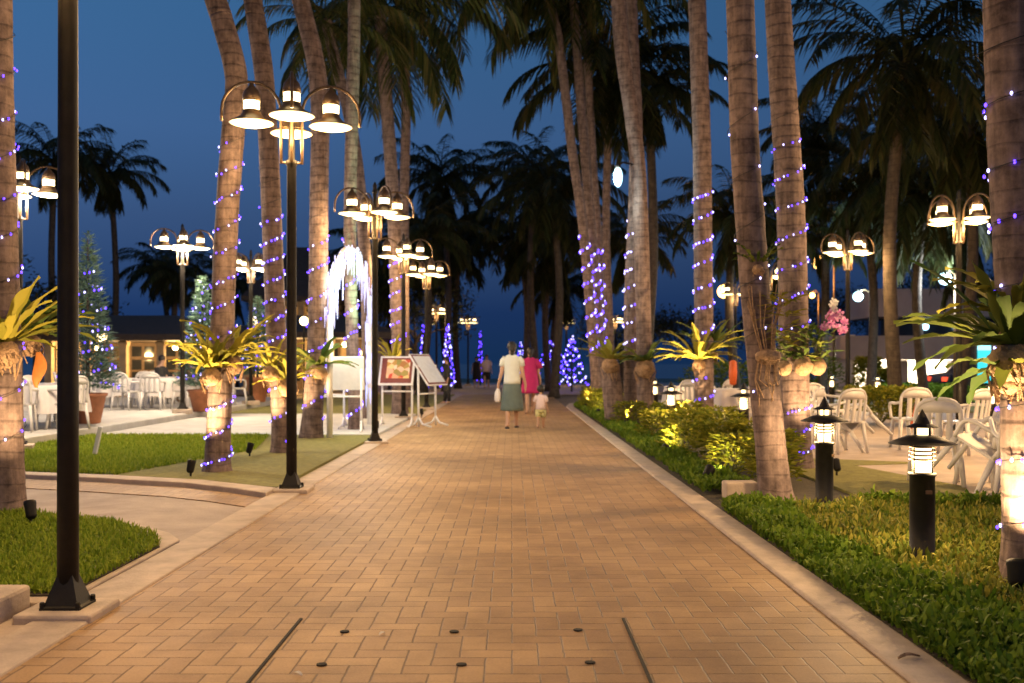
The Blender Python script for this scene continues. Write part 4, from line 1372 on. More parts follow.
for i in range(70):
    z = rnd.uniform(.6, 2.0); a = rnd.uniform(0, 6.28)
    p = Vector((span.x + .08 * math.cos(a), span.y + .08 * math.sin(a), z))
    m.tube([p, p - Vector((0, 0, rnd.uniform(.1, .3)))], [.012, .004], 4)
m.build('icicles', M['ice'], t)
for u in (.2,):
    lamp('arch_glow', 'POINT', A0 + Vector((span.x * u + .42, span.y * u - .45, 2.3)), 85, (.85, .97, .88), .25)

# ------------------------------------------------------------------ potted conifers with lights
def conifer(label, loc, h, r, seed, pot_h, nb=95):
    rnd = random.Random(seed)
    t = thing('potted_conifer', label, 'potted tree', loc, 0, 'potted conifers with fairy lights')
    m = MB(); m.lathe([(.20, 0), (.22, .02), (.31, pot_h - .06), (.34, pot_h - .05), (.34, pot_h), (.29, pot_h), (.28, pot_h - .05)], 20); m.build('pot', M['terracotta'], t, True)
    m = MB(); m.tube([(0, 0, pot_h - .05), (0, 0, pot_h + h * .95)], [.04, .01], 6); m.build('trunk', M['bark_shade'], t)
    m = MB()
    for k in range(4200):
        u = rnd.random() ** .55
        z = pot_h + .08 + h * (1 - u) * .98
        rr = r * (u ** .85) * (rnd.random() ** .4) * (1 + .18 * math.sin(k * 1.7))
        a = rnd.uniform(0, 2 * PI)
        p = Vector((rr * math.cos(a), rr * math.sin(a), z))
        d = Vector((math.cos(a), math.sin(a), rnd.uniform(-.3, .7))).normalized()
        s = d.cross(Vector((rnd.gauss(0, .4), rnd.gauss(0, .4), 1))).normalized() * .022
        m.add([p - s, p + s, p + d * rnd.uniform(.08, .17)], [(0, 1, 2)])
    m.build('foliage', M['conifer'], t)
    base = Vector(loc)
    path = []
    turns = 8
    for i in range(turns * 14 + 1):
        u = i / (turns * 14)
        rr = r * (1 - u) ** .85 * 1.03 + .02
        a = turns * 2 * PI * u
        path.append(base + Vector((rr * math.cos(a), rr * math.sin(a), pot_h + .1 + h * u * .97)))
    tot = sum((a - b).length for a, b in zip(path, path[1:]))
    string_on('fairy lights wound round the ' + label.split(' conifer')[0] + ' conifer', path, ['v', 'v', 'w', 'v', 'w'], 16, rnd, 'fairy lights on the potted conifers', tot / nb / .95)
conifer('tall conifer in terracotta pot behind nearest lamp pole', (-7.72, 18.2, ZT), 2.95, .50, 21, .55, 95)
conifer('pointed conifer in pot beside terrace lamp post', (-7.05, 22.8, ZT), 2.55, .55, 22, .5)
conifer('smaller conifer in pot between two bent palms', (-7.25, 28.5, ZT), 2.3, .5, 23, .7)
conifer('bushy conifer in pot next to right pavilion table', (-7.9, 26.6, ZT), 2.0, .5, 24, .6)

# distant light cones and wrapped posts
def light_cone(label, loc, h, r, ns, seed, pat):
    rnd = random.Random(seed)
    t = thing('light_cone', label, 'light decoration', loc, 0, 'distant cones and columns of fairy lights')
    m = MB(); m.tube([(0, 0, -.1), (0, 0, h)], .04, 6); m.build('mast', M['black_metal'], t)
    c = MB()
    nb = 0
    for k in range(ns):
        a = 2 * PI * k / ns
        p0, p1 = Vector((.03 * math.cos(a), .03 * math.sin(a), h)), Vector((r * math.cos(a), r * math.sin(a), .2))
        c.tube([p0, p1], .004, 4)
        for i in range(7):
            u = (i + rnd.random()) / 7
            if nb < 98:
                o = bpy.data.objects.new('bulb', BULB[rnd.choice(pat), 30]); COL.objects.link(o); o.parent = t; o.location = p0.lerp(p1, u); nb += 1
    c.build('cable', M['cable'], t)
light_cone('blue cone of hanging light strings at end of path', (2.1, 52, 0), 2.6, 1.4, 14, 1, 'vvvw')
light_cone('second narrower violet light cone beside the blue cone', (2.75, 46, 0), 2.6, .8, 14, 2, 'vvw')
light_cone('column of violet lights behind sheet menu board', (-2.7, 42, 0), 2.9, .35, 12, 3, 'vvw')
light_cone('thin column of violet lights left of its brighter twin', (-3.9, 44, 0), 3.0, .25, 9, 4, 'vvw')
light_cone('faint blue column of lights far beside couple', (-1.9, 60, 0), 3.2, .2, 6, 5, 'v')
light_cone('blue starry column left of the blue cone', (.55, 62, 0), 2.6, .5, 7, 6, 'vw')

# ------------------------------------------------------------------ people
def body_mesh(verts, edges, radii, parent, mat, name='body'):
    me = bpy.data.meshes.new(name)
    me.from_pydata(verts, edges, [])
    me.update()
    o = bpy.data.objects.new(name, me)
    COL.objects.link(o)
    o.parent = parent
    me.materials.append(mat)
    sk = o.modifiers.new('skin', 'SKIN')
    sk.use_smooth_shade = True
    if not me.skin_vertices:
        me.skin_vertices.new()
    for i, r in enumerate(radii):
        r = r if hasattr(r, '__len__') else (r, r)
        me.skin_vertices[0].data[i].radius = r
    me.skin_vertices[0].data[0].use_root = True
    s = o.modifiers.new('sub', 'SUBSURF')
    s.levels = s.render_levels = 2
    return o

def walker(label, loc, rz, h, step=.16, head=1.0, arms=((-.05, .0), (.05, .0)), group=None, top=None, hair='bun', bare=True, slim=1.0, kid=False):
    """figure facing +Y before rotation; h is the standing height"""
    t = thing('person', label, 'person', loc, rz, group)
    s = h / 1.65
    hip = .86 if not kid else .74
    sh = 1.36 if not kid else 1.20
    hz = 1.55 if not kid else 1.44
    hr = .095 * head
    v, r, e = [], [], []
    def add(p, rad, par=None):
        v.append(tuple(Vector(p) * s)); r.append(tuple(x * s for x in (rad if hasattr(rad, '__len__') else (rad, rad))))
        if par is not None:
            e.append((par, len(v) - 1))
        return len(v) - 1
    pel = add((0, 0, hip), (.125 * slim, .10))
    wa = add((0, .0, hip + .2), (.11 * slim, .085), pel)
    ch = add((0, .0, sh - .13), (.125 * slim, .09), wa)
    nk0 = add((0, -.005, sh + .02), (.07, .06), ch)
    nk = add((0, .0, sh + .08), .045, nk0)
    h0 = add((0, .01, hz - .05), (.07 * head, .075 * head), nk)
    h1 = add((0, .01, hz + .03), (.082 * head, .09 * head), h0)
    add((0, .005, hz + .085), (.05 * head, .055 * head), h1)
    add((0, .095 * head, hz - .005), .014, h1)       # nose
    for k, sx in enumerate((-1, 1)):
        hp = add((sx * .085, 0, hip - .06), .085 * slim, pel)
        sw = step * (1 if k else -1)
        kn = add((sx * .09, sw * .55 + .02, hip * .53), .058 * slim, hp)
        cf = add((sx * .09, sw * .75 - .01, hip * .36), .055 * slim, kn)
        an = add((sx * .09, sw, .085), .033, cf)
        he = add((sx * .09, sw - .035, .035), .032, an)
        ft = add((sx * .105, sw + .10, .026), (.038, .024), an)
        add((sx * .11, sw + .16, .022), (.034, .018), ft)
        s0 = add((sx * .16, 0, sh - .02), .055, ch)
        fx, fy = arms[k]
        el = add((sx * .205, -.02 + fy * .3, sh - .29), .038, s0)
        wr = add((sx * .215 + fx, .04 + fy, sh - .52), .026, el)
        pm = add((sx * .215 + fx, .06 + fy, sh - .58), (.03, .022), wr)
        for q in range(4):
            f1 = add((sx * .215 + fx, .04 + fy + q * .017, sh - .635), .0085, pm)
            add((sx * .21 + fx, .045 + fy + q * .016, sh - .68 + .008 * abs(q - 1.5)), .007, f1)
        th = add((sx * .20 + fx, .09 + fy, sh - .60), .010, pm)
    body_mesh(v, e, r, t, M['skin'])
    # hair cap
    m = MB()
    m.ball((0, -.012 * s, (hz + .035) * s), (.092 * head * s, .098 * head * s, .098 * head * s), 16, 10, .03, random.Random(2))
    if hair == 'bun':
        m.ball((0, -.085 * s, (hz - .02) * s), (.055 * s, .05 * s, .075 * s), 10, 8, .05, random.Random(3))
        m.ball((0, -.06 * s, (hz - .10) * s), (.045 * s, .03 * s, .06 * s), 10, 8, .05, random.Random(4))
    m.build('hair', M['hair'], t, True)
    return t, s, hip, sh

def garment(t, name, mat, rings, s, sleeves=None, solid=True):
    m = MB(); m.loft([(x * s, y * s, z * s, rx * s, ry * s) for x, y, z, rx, ry in rings], 24)
    for p in sleeves or []:
        m.tube([Vector(q) * s for q in p[0]], [q * s for q in p[1]], 10)
    o = m.build(name, mat, t, True)
    return o

# woman in white top and grey-green skirt, walking away
gp = 'people strolling on the path'
t, s, hip, sh = walker('woman walking away in white top and grey-green skirt, carrying white bag', (0, 19.5, 0), .05, 1.66, .15, group=gp)
garment(t, 'shirt', M['tee'], [(0, 0, .86, .165, .125), (0, 0, .93, .158, .12), (0, 0, 1.08, .15, .112), (0, 0, 1.2, .168, .118), (0, 0, 1.30, .182, .115), (0, 0, 1.37, .165, .10), (0, 0, 1.41, .10, .08), (0, 0, 1.43, .06, .06)], s,
        [([(-.12, 0, 1.36), (-.18, -.005, 1.29), (-.20, -.01, 1.20)], [.066, .058, .052]), ([(.12, 0, 1.36), (.18, -.005, 1.29), (.20, -.01, 1.20)], [.066, .058, .052])])
garment(t, 'skirt', M['skirt'], [(0, 0, .34, .225, .20), (0, 0, .40, .222, .195), (0, 0, .55, .205, .175), (0, 0, .72, .185, .15), (0, 0, .86, .162, .122), (0, 0, .90, .15, .115)], s)
for sx, sw in ((-1, -.15), (1, .15)):
    m = MB(); m.loft([(sx * .10 * s, (sw + .05) * s, .0, .045 * s, .125 * s), (sx * .10 * s, (sw + .05) * s, .02, .043 * s, .12 * s)], 12); m.build('sandal', M['black_cloth'], t)
bag = MB(); bag.loft([(0, 0, -.30, .05, .09), (0, 0, -.26, .075, .12), (0, 0, -.12, .07, .105), (0, 0, -.03, .03, .04), (0, 0, 0, .01, .02)], 14)
o = bag.build('carrier_bag', M['cloth'], None, True)
o.location = (-.27, 19.56, .80)
tag(o, 'white carrier bag held in left hand of woman in skirt', 'bag')
# woman in magenta
t, s, hip, sh = walker('woman in knee length magenta dress walking ahead of toddler', (.46, 25.2, 0), .1, 1.64, .17, group=gp)
garment(t, 'dress', M['magenta'], [(0, 0, .52, .24, .20), (0, 0, .6, .235, .19), (0, 0, .8, .21, .16), (0, 0, 1.05, .18, .135), (0, 0, 1.2, .185, .13), (0, 0, 1.30, .19, .12), (0, 0, 1.37, .17, .10), (0, 0, 1.41, .10, .08), (0, 0, 1.43, .06, .06)], s,
        [([(-.12, 0, 1.36), (-.19, -.005, 1.27), (-.235, -.01, 1.14)], [.075, .085, .09]), ([(.12, 0, 1.36), (.19, -.005, 1.27), (.235, -.01, 1.14)], [.075, .085, .09])])
# toddler
t, s, hip, sh = walker('toddler in pale pink top and lemon shorts', (.56, 19.5, 0), -.1, .86, .14, 1.55, group=gp, hair='short', kid=True, slim=1.15)
garment(t, 'shirt', M['pink'], [(0, 0, .70, .20, .15), (0, 0, .85, .185, .14), (0, 0, 1.05, .18, .13), (0, 0, 1.17, .18, .12), (0, 0, 1.23, .12, .09), (0, 0, 1.26, .07, .07)], s,
        [([(-.12, 0, 1.2), (-.18, 0, 1.12), (-.225, -.01, .98)], [.085, .08, .075]), ([(.12, 0, 1.2), (.18, 0, 1.12), (.225, -.01, .98)], [.085, .08, .075])])
m = MB(); m.loft([(0, 0, .58 * s, .19 * s, .145 * s), (0, 0, .72 * s, .185 * s, .145 * s), (0, 0, .76 * s, .17 * s, .13 * s)], 18)
for sx, k in ((-1, -1), (1, 1)):
    m.tube([(sx * .09 * s, 0, .66 * s), (sx * .10 * s, k * .05 * s, .42 * s)], [.115 * s, .10 * s], 12)
m.build('shorts', M['lemon'], t, True)
# distant couple
t, s, hip, sh = walker('distant stroller in pale shirt and black shorts facing us', (-1.3, 51, 0), PI, 1.7, .1, group=gp, hair='short')
garment(t, 'shirt', M['pink'], [(0, 0, .82, .18, .13), (0, 0, 1.1, .175, .125), (0, 0, 1.3, .19, .12), (0, 0, 1.38, .16, .1), (0, 0, 1.42, .07, .07)], s,
        [([(-.12, 0, 1.36), (-.19, 0, 1.27), (-.215, -.01, 1.14)], [.075, .075, .07]), ([(.12, 0, 1.36), (.19, 0, 1.27), (.215, -.01, 1.14)], [.075, .075, .07])])
m = MB(); m.loft([(0, 0, .74 * s, .175 * s, .13 * s), (0, 0, .86 * s, .175 * s, .13 * s)], 16)
for sx in (-1, 1):
    m.tube([(sx * .09 * s, 0, .8 * s), (sx * .10 * s, 0, .45 * s)], [.11 * s, .10 * s], 12)
m.build('shorts', M['black_cloth'], t, True)
t, s, hip, sh = walker('distant stroller in dark clothes left of pale shirted one', (-1.85, 52, 0), PI, 1.6, .1, group=gp, hair='bun')
garment(t, 'dress', M['black_cloth'], [(0, 0, .45, .22, .18), (0, 0, .8, .2, .15), (0, 0, 1.1, .175, .125), (0, 0, 1.3, .19, .12), (0, 0, 1.38, .16, .1), (0, 0, 1.42, .07, .07)], s)
t, s, hip, sh = walker('person in dark clothes standing behind sheet menu board', (-2.05, 31.5, 0), PI * .6, 1.45, .06, group=gp, hair='short')
garment(t, 'jacket', M['black_cloth'], [(0, 0, .75, .19, .14), (0, 0, 1.1, .185, .13), (0, 0, 1.3, .195, .125), (0, 0, 1.38, .16, .1), (0, 0, 1.42, .07, .07)], s,
        [([(-.12, 0, 1.36), (-.19, 0, 1.27), (-.215, 0, 1.07), (-.215, .02, .9)], [.08, .075, .06, .05]), ([(.12, 0, 1.36), (.19, 0, 1.27), (.215, 0, 1.07), (.215, .02, .9)], [.08, .075, .06, .05])])
m = MB()
for sx, k in ((-1, -1), (1, 1)):
    m.tube([(sx * .085 * s, 0, .86 * s), (sx * .09 * s, k * .03 * s, .45 * s), (sx * .09 * s, k * .06 * s, .09 * s)], [.11 * s, .08 * s, .06 * s], 12)
m.build('trousers', M['black_cloth'], t, True)
# seated diner
t = thing('person', 'diner in black seated at table before the lit pavilion', 'person', (-9.8, 27.9, ZT), -1.9)
v = [(0, 0, .5), (0, -.03, .72), (0, 0, .95), (0, .02, 1.06), (0, .05, 1.16), (0, .06, 1.25), (-.09, .06, .5), (-.11, .42, .5), (-.11, .44, .1), (-.11, .56, .03), (.09, .06, .5), (.11, .42, .5), (.11, .44, .1), (.11, .56, .03),
     (-.17, 0, .95), (-.22, .08, .72), (-.14, .34, .76), (.17, 0, .95), (.22, .08, .72), (.14, .34, .76)]
e = [(0, 1), (1, 2), (2, 3), (3, 4), (4, 5), (0, 6), (6, 7), (7, 8), (8, 9), (0, 10), (10, 11), (11, 12), (12, 13), (2, 14), (14, 15), (15, 16), (2, 17), (17, 18), (18, 19)]
rr = [(.14, .11), (.12, .1), (.14, .1), .05, .075, .085, .09, .065, .04, .035, .09, .065, .04, .035, .06, .045, .03, .06, .045, .03]
body_mesh(v, e, rr, t, M['skin'])
m = MB(); m.loft([(0, -.02, .46, .18, .15), (0, -.03, .72, .165, .14), (0, 0, .92, .2, .13), (0, .01, 1.02, .12, .09)], 16)
for sx in (-1, 1):
    m.tube([(sx * .14, 0, .96), (sx * .225, .08, .72), (sx * .15, .30, .755)], [.085, .065, .05], 10)
m.build('shirt', M['black_cloth'], t, True)
m = MB(); m.ball((0, .035, 1.235), (.095, .10, .105), 12, 8); m.build('hair', M['hair'], t, True)
m = MB()
for sx in (-1, 1):
    m.tube([(sx * .09, .0, .5), (sx * .11, .42, .5), (sx * .11, .44, .12)], [.11, .085, .06], 10)
m.build('trousers', M['black_cloth'], t, True)
chair('white chair under the diner in black', -9.8, 27.95, ZT, -1.9 + PI, group=gl)

# ------------------------------------------------------------------ left pavilion
def pavilion(label, x0, x1, y, depth, wall_h, roof_h, z=.17, cols=6):
    t = thing('pavilion', label, 'pavilion', ((x0 + x1) / 2, y, z))
    hw = (x1 - x0) / 2
    m = MB(); m.box((0, depth, wall_h / 2), (2 * hw, .2, wall_h)); m.box((-hw + .1, depth / 2 + .3, wall_h / 2), (.2, depth - .4, wall_h)); m.box((hw - .1, depth / 2 + .3, wall_h / 2), (.2, depth - .4, wall_h))
    m.build('wall', M['wall_warm'], t)
    o_ = .9
    m = MB()
    m.add([(-hw - o_, -o_, wall_h), (hw + o_, -o_, wall_h), (hw + o_, depth + o_, wall_h), (-hw - o_, depth + o_, wall_h),
           (-hw - o_, -o_, wall_h + .22), (hw + o_, -o_, wall_h + .22), (hw + o_, depth + o_, wall_h + .22), (-hw - o_, depth + o_, wall_h + .22),
           (-hw * .45, depth / 2, wall_h + roof_h), (hw * .45, depth / 2, wall_h + roof_h)],
          [(3, 2, 1, 0), (0, 1, 5, 4), (1, 2, 6, 5), (2, 3, 7, 6), (3, 0, 4, 7), (4, 5, 9, 8), (5, 6, 9), (6, 7, 8, 9), (7, 4, 8)])
    m.build('roof', M['roof'], t)
    for k in range(cols):
        m = MB(); xx = -hw + .15 + (2 * hw - .3) * k / (cols - 1)
        m.box((xx, 0, wall_h / 2), (.26, .26, wall_h)); m.box((xx, 0, .1), (.36, .36, .2)); m.box((xx, 0, wall_h - .1), (.34, .34, .16))
        m.build('column', M['wall_warm'], t)
    for k in range(cols - 1):
        xx = -hw + .15 + (2 * hw - .3) * (k + .5) / (cols - 1)
        f = MB(); f.box((xx, depth - .13, 1.05), (1.1, .06, 2.1)); fo = f.build('door', M['wood'], t)
        p = MB()
        for qx in (-.26, .26):
            for qz in (.55, 1.05, 1.6):
                p.box((xx + qx, depth - .17, qz), (.4, .02, .42))
        p.build('pane', M['glass'], fo)
    return t
pavilion('lit ochre dining pavilion with dark hipped roof on left', -17.5, -11.6, 37.5, 4, 1.95, 1.05, cols=5)
pavilion('second pavilion with lit columns, behind bent palms', -10.6, -5.4, 39.5, 4, 2.1, 1.0, cols=4)
pavilion('tall roofed pavilion behind slim palm and corner lamp', -11.6, -8.2, 47, 4, 4.0, 2.8, cols=3)
for x, y, z, p in ((-16, 38.6, 1.6, 220), (-13, 38.6, 1.6, 260), (-9, 40.6, 1.75, 180), (-6.8, 40.6, 1.75, 120), (-9.8, 48.2, 2.8, 90)):
    lamp('pavilion_lamp', 'POINT', (x, y, z), p, (1, .62, .24), .15)
    t = thing('hanging_lamp', 'warm globe lamp hanging under pavilion eaves', 'hanging lamp', (x, y, z + .17), 0, 'globe lamps inside the pavilions')
    m = MB(); m.ball((0, 0, .12), .11, 12, 8); m.build('globe', M['warm_globe'], t, True)
    m = MB(); m.tube([(0, 0, .22), (0, 0, .62)], .012, 6); m.build('cord', M['cable'], t)
labs = ['globe lamp under left half of the lit ochre pavilion', 'globe lamp under right half of the lit ochre pavilion', 'globe lamp under left half of second pavilion', 'globe lamp under right half of second pavilion', 'globe lamp under the tall roofed pavilion']
for o, lb in zip([o for o in bpy.data.objects if o.name.startswith('hanging_lamp')], labs):
    o['label'] = lb
# globe lanterns on short posts near terrace
for i, (px, py, d, lb) in enumerate([(102, 337, 30, 'globe lantern on post just right of tall conifer'), (254, 321, 33, 'left one of two globe lanterns near corner lamp pole'), (304, 321, 34, 'right one of two globe lanterns near corner lamp pole'), (216, 322, 30, 'globe lantern beside pointed conifer')]):
    p = W(px, py, d)
    t = thing('lantern', lb, 'lantern', (p.x, p.y, .1), 0, 'globe lanterns on the terrace')
    m = MB(); m.tube([(0, 0, -.1), (0, 0, p.z - .2)], .03, 8); m.build('post', M['black_metal'], t)
    m = MB(); m.ball((0, 0, p.z - .1), .15, 12, 8); m.build('globe', M['warm_globe'], t, True)

# dark shrubby trees behind the left terrace
def tree(label, x, y, h, r, seed, n=1400):
    rnd = random.Random(seed)
    t = thing('leafy_tree', label, 'tree', (x, y, 0), 0, 'dark trees behind the terraces')
    m = MB()
    tips = []
    m.tube([(0, 0, -.1), (.05, 0, h * .3), (0, .05, h * .55)], [.14, .11, .07], 7)
    for k in range(11):
        a = rnd.uniform(0, 6.28); u = rnd.uniform(.3, .55)
        tip = Vector((r * .75 * math.cos(a), r * .75 * math.sin(a), h * rnd.uniform(.6, .95)))
        m.tube([(0, 0, h * u), tip * .5 + Vector((0, 0, h * u * .6)), tip], [.05, .03, .012], 5)
        tips.append(tip)
    m.build('trunk', M['bark_shade'], t)
    m = MB()
    for k in range(n):
        c = rnd.choice(tips)
        p = c + Vector((rnd.gauss(0, r * .17), rnd.gauss(0, r * .17), rnd.gauss(0, r * .13)))
        d = Vector((rnd.gauss(0, 1), rnd.gauss(0, 1), rnd.gauss(0, .6))).normalized()
        s_ = d.cross(Vector((.1, .2, 1))).normalized() * .05
        m.add([p, p + d * .12 - s_, p + d * .26, p + d * .12 + s_], [(0, 1, 2, 3)])
    m.build('crown', M['frond_shade'], t)
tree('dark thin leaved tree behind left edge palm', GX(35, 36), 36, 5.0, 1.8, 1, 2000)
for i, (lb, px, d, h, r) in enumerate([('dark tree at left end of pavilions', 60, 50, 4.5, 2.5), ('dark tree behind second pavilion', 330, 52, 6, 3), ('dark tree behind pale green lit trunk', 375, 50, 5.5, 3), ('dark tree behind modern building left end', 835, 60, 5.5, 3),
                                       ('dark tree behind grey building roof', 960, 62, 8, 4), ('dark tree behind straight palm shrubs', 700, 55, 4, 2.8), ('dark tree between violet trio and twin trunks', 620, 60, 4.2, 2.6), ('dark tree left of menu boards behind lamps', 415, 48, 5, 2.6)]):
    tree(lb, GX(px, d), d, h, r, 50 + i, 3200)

# ------------------------------------------------------------------ modern building, car, sign, lamps on the right
t = thing('modern_building', 'low modern building with grey fascias and lit white walls', 'building', (20.5, 46, 0))
m = MB(); m.box((1.5, 4, 1.3), (13, .3, 2.6)); m.box((-4.8, 2, 1.3), (.3, 3.6, 2.6)); m.build('wall', M['wall_white'], t)
for x in (-2.4, .1, 2.6, 5.1):
    m = MB(); m.box((x, .6, .7), (.5, .5, 1.45)); m.build('column', M['fascia'], t)
m = MB(); m.box((1.4, 2.1, 2.0), (13.2, 4.6, 1.1)); m.build('lower_fascia', M['fascia'], t)
m = MB(); m.box((2.6, 3.4, 3.0), (10.5, 2.0, .9)); m.build('upper_storey', M['glass'], t)
m = MB(); m.box((2.4, 2.6, 4.1), (12, 4.2, 1.3)); m.build('upper_fascia', M['fascia'], t)
for x in (-2.6, .6, 3.6):
    lamp('canopy_lamp', 'POINT', (20.5 + x, 48.6, 1.25), 420, (1, .85, .62), .2)
for x in (-.55, 1.0):
    lb = 'left of two small white lamps on the upper storey' if x < 0 else 'right of two small white lamps on the upper storey'
    p = thing('wall_lamp', lb, 'wall lamp', (20.5 + x, 48.3, 3.05), 0, 'small lamps on the modern building')
    m = MB(); m.ball((0, -.05, 0), .17, 10, 7); m.build('globe', M['flood'], p, True)
    m = MB(); m.box((0, .06, 0), (.1, .12, .1)); m.build('bracket', M['black_metal'], p)
def car(label, loc, rz):
    t = thing('parked_car', label, 'car', loc, rz)
    prof = [(-2.1, .32), (-2.15, .62), (-2.05, .85), (-1.25, .95), (-.75, 1.38), (.55, 1.42), (1.35, 1.0), (2.05, .86), (2.15, .6), (2.1, .32)]
    def ext(pr, w):
        m = MB(); n = len(pr)
        m.add([(x, -w, z) for x, z in pr] + [(x, w, z) for x, z in pr], [tuple(range(n)), tuple(reversed(range(n, 2 * n)))] + [(i, n + i, n + (i + 1) % n, (i + 1) % n) for i in range(n)])
        return m
    ext(prof, .85).build('body', M['car_paint'], t, bevel=.06)
    for w in ([(-1.1, .97), (-.7, 1.31), (-.1, 1.34), (-.1, .97)], [(0, .97), (0, 1.34), (.5, 1.34), (1.15, .99)]):
        ext(w, .858).build('window', M['glass'], t)
    m = MB(); m.add([(1.33, -.7, 1.03), (1.33, .7, 1.03), (.62, .66, 1.41), (.62, -.66, 1.41)], [(0, 1, 2, 3)]); m.v = [(x + .02, y, z + .012) for x, y, z in m.v]; m.build('windscreen', M['glass'], t)
    for x in (-1.3, 1.3):
        for y in (-.78, .78):
            m = MB(); m.tube([(x, y - .1, .32), (x, y + .1, .32)], .32, 20); w_ = m.build('wheel', M['rubber'], t, True)
            m = MB(); m.tube([(x, y - .108, .32), (x, y + .108, .32)], .19, 14); m.build('rim', M['white_paint'], w_)
    for y in (-.6, .6):
        m = MB(); m.box((-2.13, y, .68), (.06, .34, .16)); m.build('tail_light', M['tail'], t)
        m = MB(); m.box((2.12, y, .66), (.06, .34, .14)); m.build('headlight', M['white_paint'], t)
car('dark parked car in front of lit white walls', (18.9, 39.8, -.02), .12)
t = thing('cyan_sign', 'upright glowing cyan sign panel beside thick right palm', 'sign', (14.7, 31.2, .05))
m = MB(); m.box((0, 0, 1.2), (.48, .12, 1.26)); m.build('case', M['black_metal'], t)
m = MB(); m.box((0, -.063, 1.2), (.42, .006, 1.18)); m.build('panel', M['cyan'], t)
m = MB(); m.box((0, -.07, 1.70), (.42, .006, .15)); m.build('pale_band', M['cyan_pale'], t)
m = MB(); m.box((-.15, 0, .3), (.06, .06, .62)); m.box((.15, 0, .3), (.06, .06, .62)); m.box((0, 0, .02), (.6, .35, .05)); m.build('stand', M['black_metal'], t)

def street_light(label, px, py, d, r, mat, power, col, arm=.6):
    p = W(px, py, d)
    t = thing('street_light', label, 'street light', (p.x + arm, p.y, 0), 0, 'street lights and floodlights')
    m = MB(); m.tube([(0, 0, -.1), (0, 0, p.z + .12)], [.06, .035], 8)
    if arm:
        m.tube([(0, 0, p.z + .1), (-arm * .5, 0, p.z + .22), (-arm, 0, p.z + .15)], .02, 6)
    m.build('pole', M['brown_metal'], t, True)
    m = MB(); m.ball((-arm, 0, p.z - .02), r, 14, 10); m.build('globe', M[mat], t, True)
    m = MB(); m.lathe([(r * .3, 0), (r * .36, .03), (.03, .08)], 12, (-arm, 0, p.z + r * .92)); m.build('cap', M['black_metal'], t, True)
    lamp('street_glow', 'POINT', (p.x, p.y - r - .1, p.z - .05), power, col, .1)
street_light('orange street light left of the orchid lamp post', 819, 262, 40, .27, 'sodium', 150, (1, .5, .15))
street_light('orange street light just left of mossy palm', 724, 291, 42, .28, 'sodium', 150, (1, .5, .15), .5)
street_light('small orange street light above the orchid', 812, 295, 46, .13, 'sodium', 60, (1, .5, .15), .3)
street_light('cold white floodlight on thin pole left of building', 858, 296, 34, .17, 'flood', 260, (.7, .95, 1), .45)
street_light('brightest cold white floodlight before tall lamp post', 945, 278, 30, .19, 'flood', 320, (.8, .92, 1), .3)
# oval white lamp on the curved palm
p = W(618, 177, 19.7)
t = thing('tree_lamp', 'oval cold white lamp bracketed to the curved brown palm', 'lamp', p)
m = MB(); m.ball((0, 0, 0), (.085, .085, .2), 12, 9); m.build('globe', M['flood'], t, True)
m = MB(); m.tube([(0, 0, .22), (.1, .05, .3), (.3, .15, .28)], .02, 6); m.lathe([(.05, .17), (.06, .22), (.02, .25)], 10); m.build('bracket', M['black_metal'], t, True)
lamp('tree_lamp_glow', 'POINT', p + Vector((-.12, -.12, -.05)), 60, (.75, 1, .95), .08)
# orange cone with pole
t = thing('traffic_cone', 'orange cone behind the hat of nearest bollard', 'cone', (GX(917, 19), 19, .03))
m = MB(); m.lathe([(.17, 0), (.17, .03), (.13, .035), (.03, .5), (.028, .55)], 16); m.build('body', M['orange'], t, True)
m = MB(); m.lathe([(.088, .22), (.062, .34)], 16, close=False); m.build('band', M['white_paint'], t, True)
# orange lantern hanging right of straight palm
t = thing('paper_lantern', 'orange lantern hanging right of the straight palm', 'lantern', W(733, 372, 17))
m = MB(); m.lathe([(.03, .2), (.06, .17), (.07, 0), (.06, -.2), (.03, -.22)], 12); m.build('shade', M['orange'], t, True)
m = MB(); m.tube([(0, 0, .2), (0, 0, .5)], .006, 5); m.tube([(0, 0, .5), (-.5, .9, .55)], .008, 5); m.build('cord', M['cable'], t)
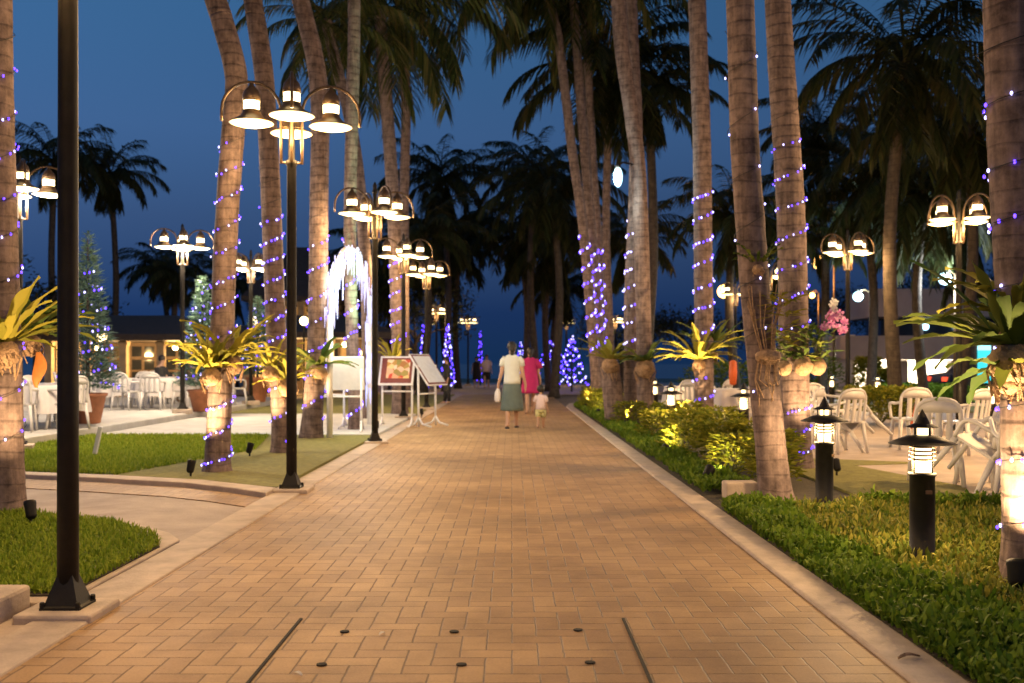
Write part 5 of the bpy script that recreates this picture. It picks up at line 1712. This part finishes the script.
# pale stump right of path
t = thing('palm_stump', 'pale lit palm stump carrying a fern, left of twin trunks', 'stump', (GX(612, 20.3), 20.3, 0))
m = MB(); m.tube([(.12, 0, -.05), (.06, 0, .3), (0, 0, .75), (-.03, 0, 1.2)], [.25, .22, .2, .19], 14); m.build('trunk', M['bark'], t, True)
# plank leaning on the lawn and low concrete block by the mossy palm
m = MB(); m.box((0, 0, .0), (.3, .22, .16)); o = m.build('concrete_block', M['kerb'], None, bevel=.015); o.location = (2.1, 9.2, .09); tag(o, 'pale concrete block beside foot of mossy leaning palm', 'block')
m = MB(); m.box((0, 0, .21), (.05, .05, .42)); o = m.build('short_post', M['white_paint'], None, bevel=.006); o.location = (GX(94, 13.1), 13.1, .02); o.rotation_euler = (0, R(12), 0); tag(o, 'short white post leaning in the left lawn', 'post')
for lb, x, y, z, a in (('curled dry leaf lying on the right kerb near the front', 1.66, 4.18, .02, .3), ('small pale fallen petal on pavers left of centre', -.6, 4.62, .003, 1.2), ('small pale petal at bottom of path, left of slot hole', -.86, 4.02, .003, 2.4)):
    m = MB(); vs = []
    for i in range(6):
        u = i / 5; w_ = .016 * math.sin(PI * (.08 + .9 * u)); zz = .012 * math.sin(u * 3.1)
        vs += [(u * .11 - .055, -w_, zz + .008), (u * .11 - .055, 0, zz), (u * .11 - .055, w_, zz + .008)]
    m.add(vs, [q for i in range(5) for q in ((i * 3, i * 3 + 1, i * 3 + 4, i * 3 + 3), (i * 3 + 1, i * 3 + 2, i * 3 + 5, i * 3 + 4))])
    dry = 'leaf' in lb
    o = m.build('dry_leaf' if dry else 'petal', M['husk'] if dry else M['petal_white'], None, True); o.location = (x, y, z); o.rotation_euler = (0, 0, a)
    if not dry: o.scale = (.5, .6, .5)
    tag(o, lb, 'leaf' if dry else 'petal')
# faint bluish sun lamp, added though no sun is up
sd = bpy.data.lights.new('sun', 'SUN'); sd.energy = .02; sd.angle = R(30); sd.color = (.6, .7, 1)
so = bpy.data.objects.new('sun', sd); COL.objects.link(so); so.rotation_euler = (R(65), 0, R(-20))
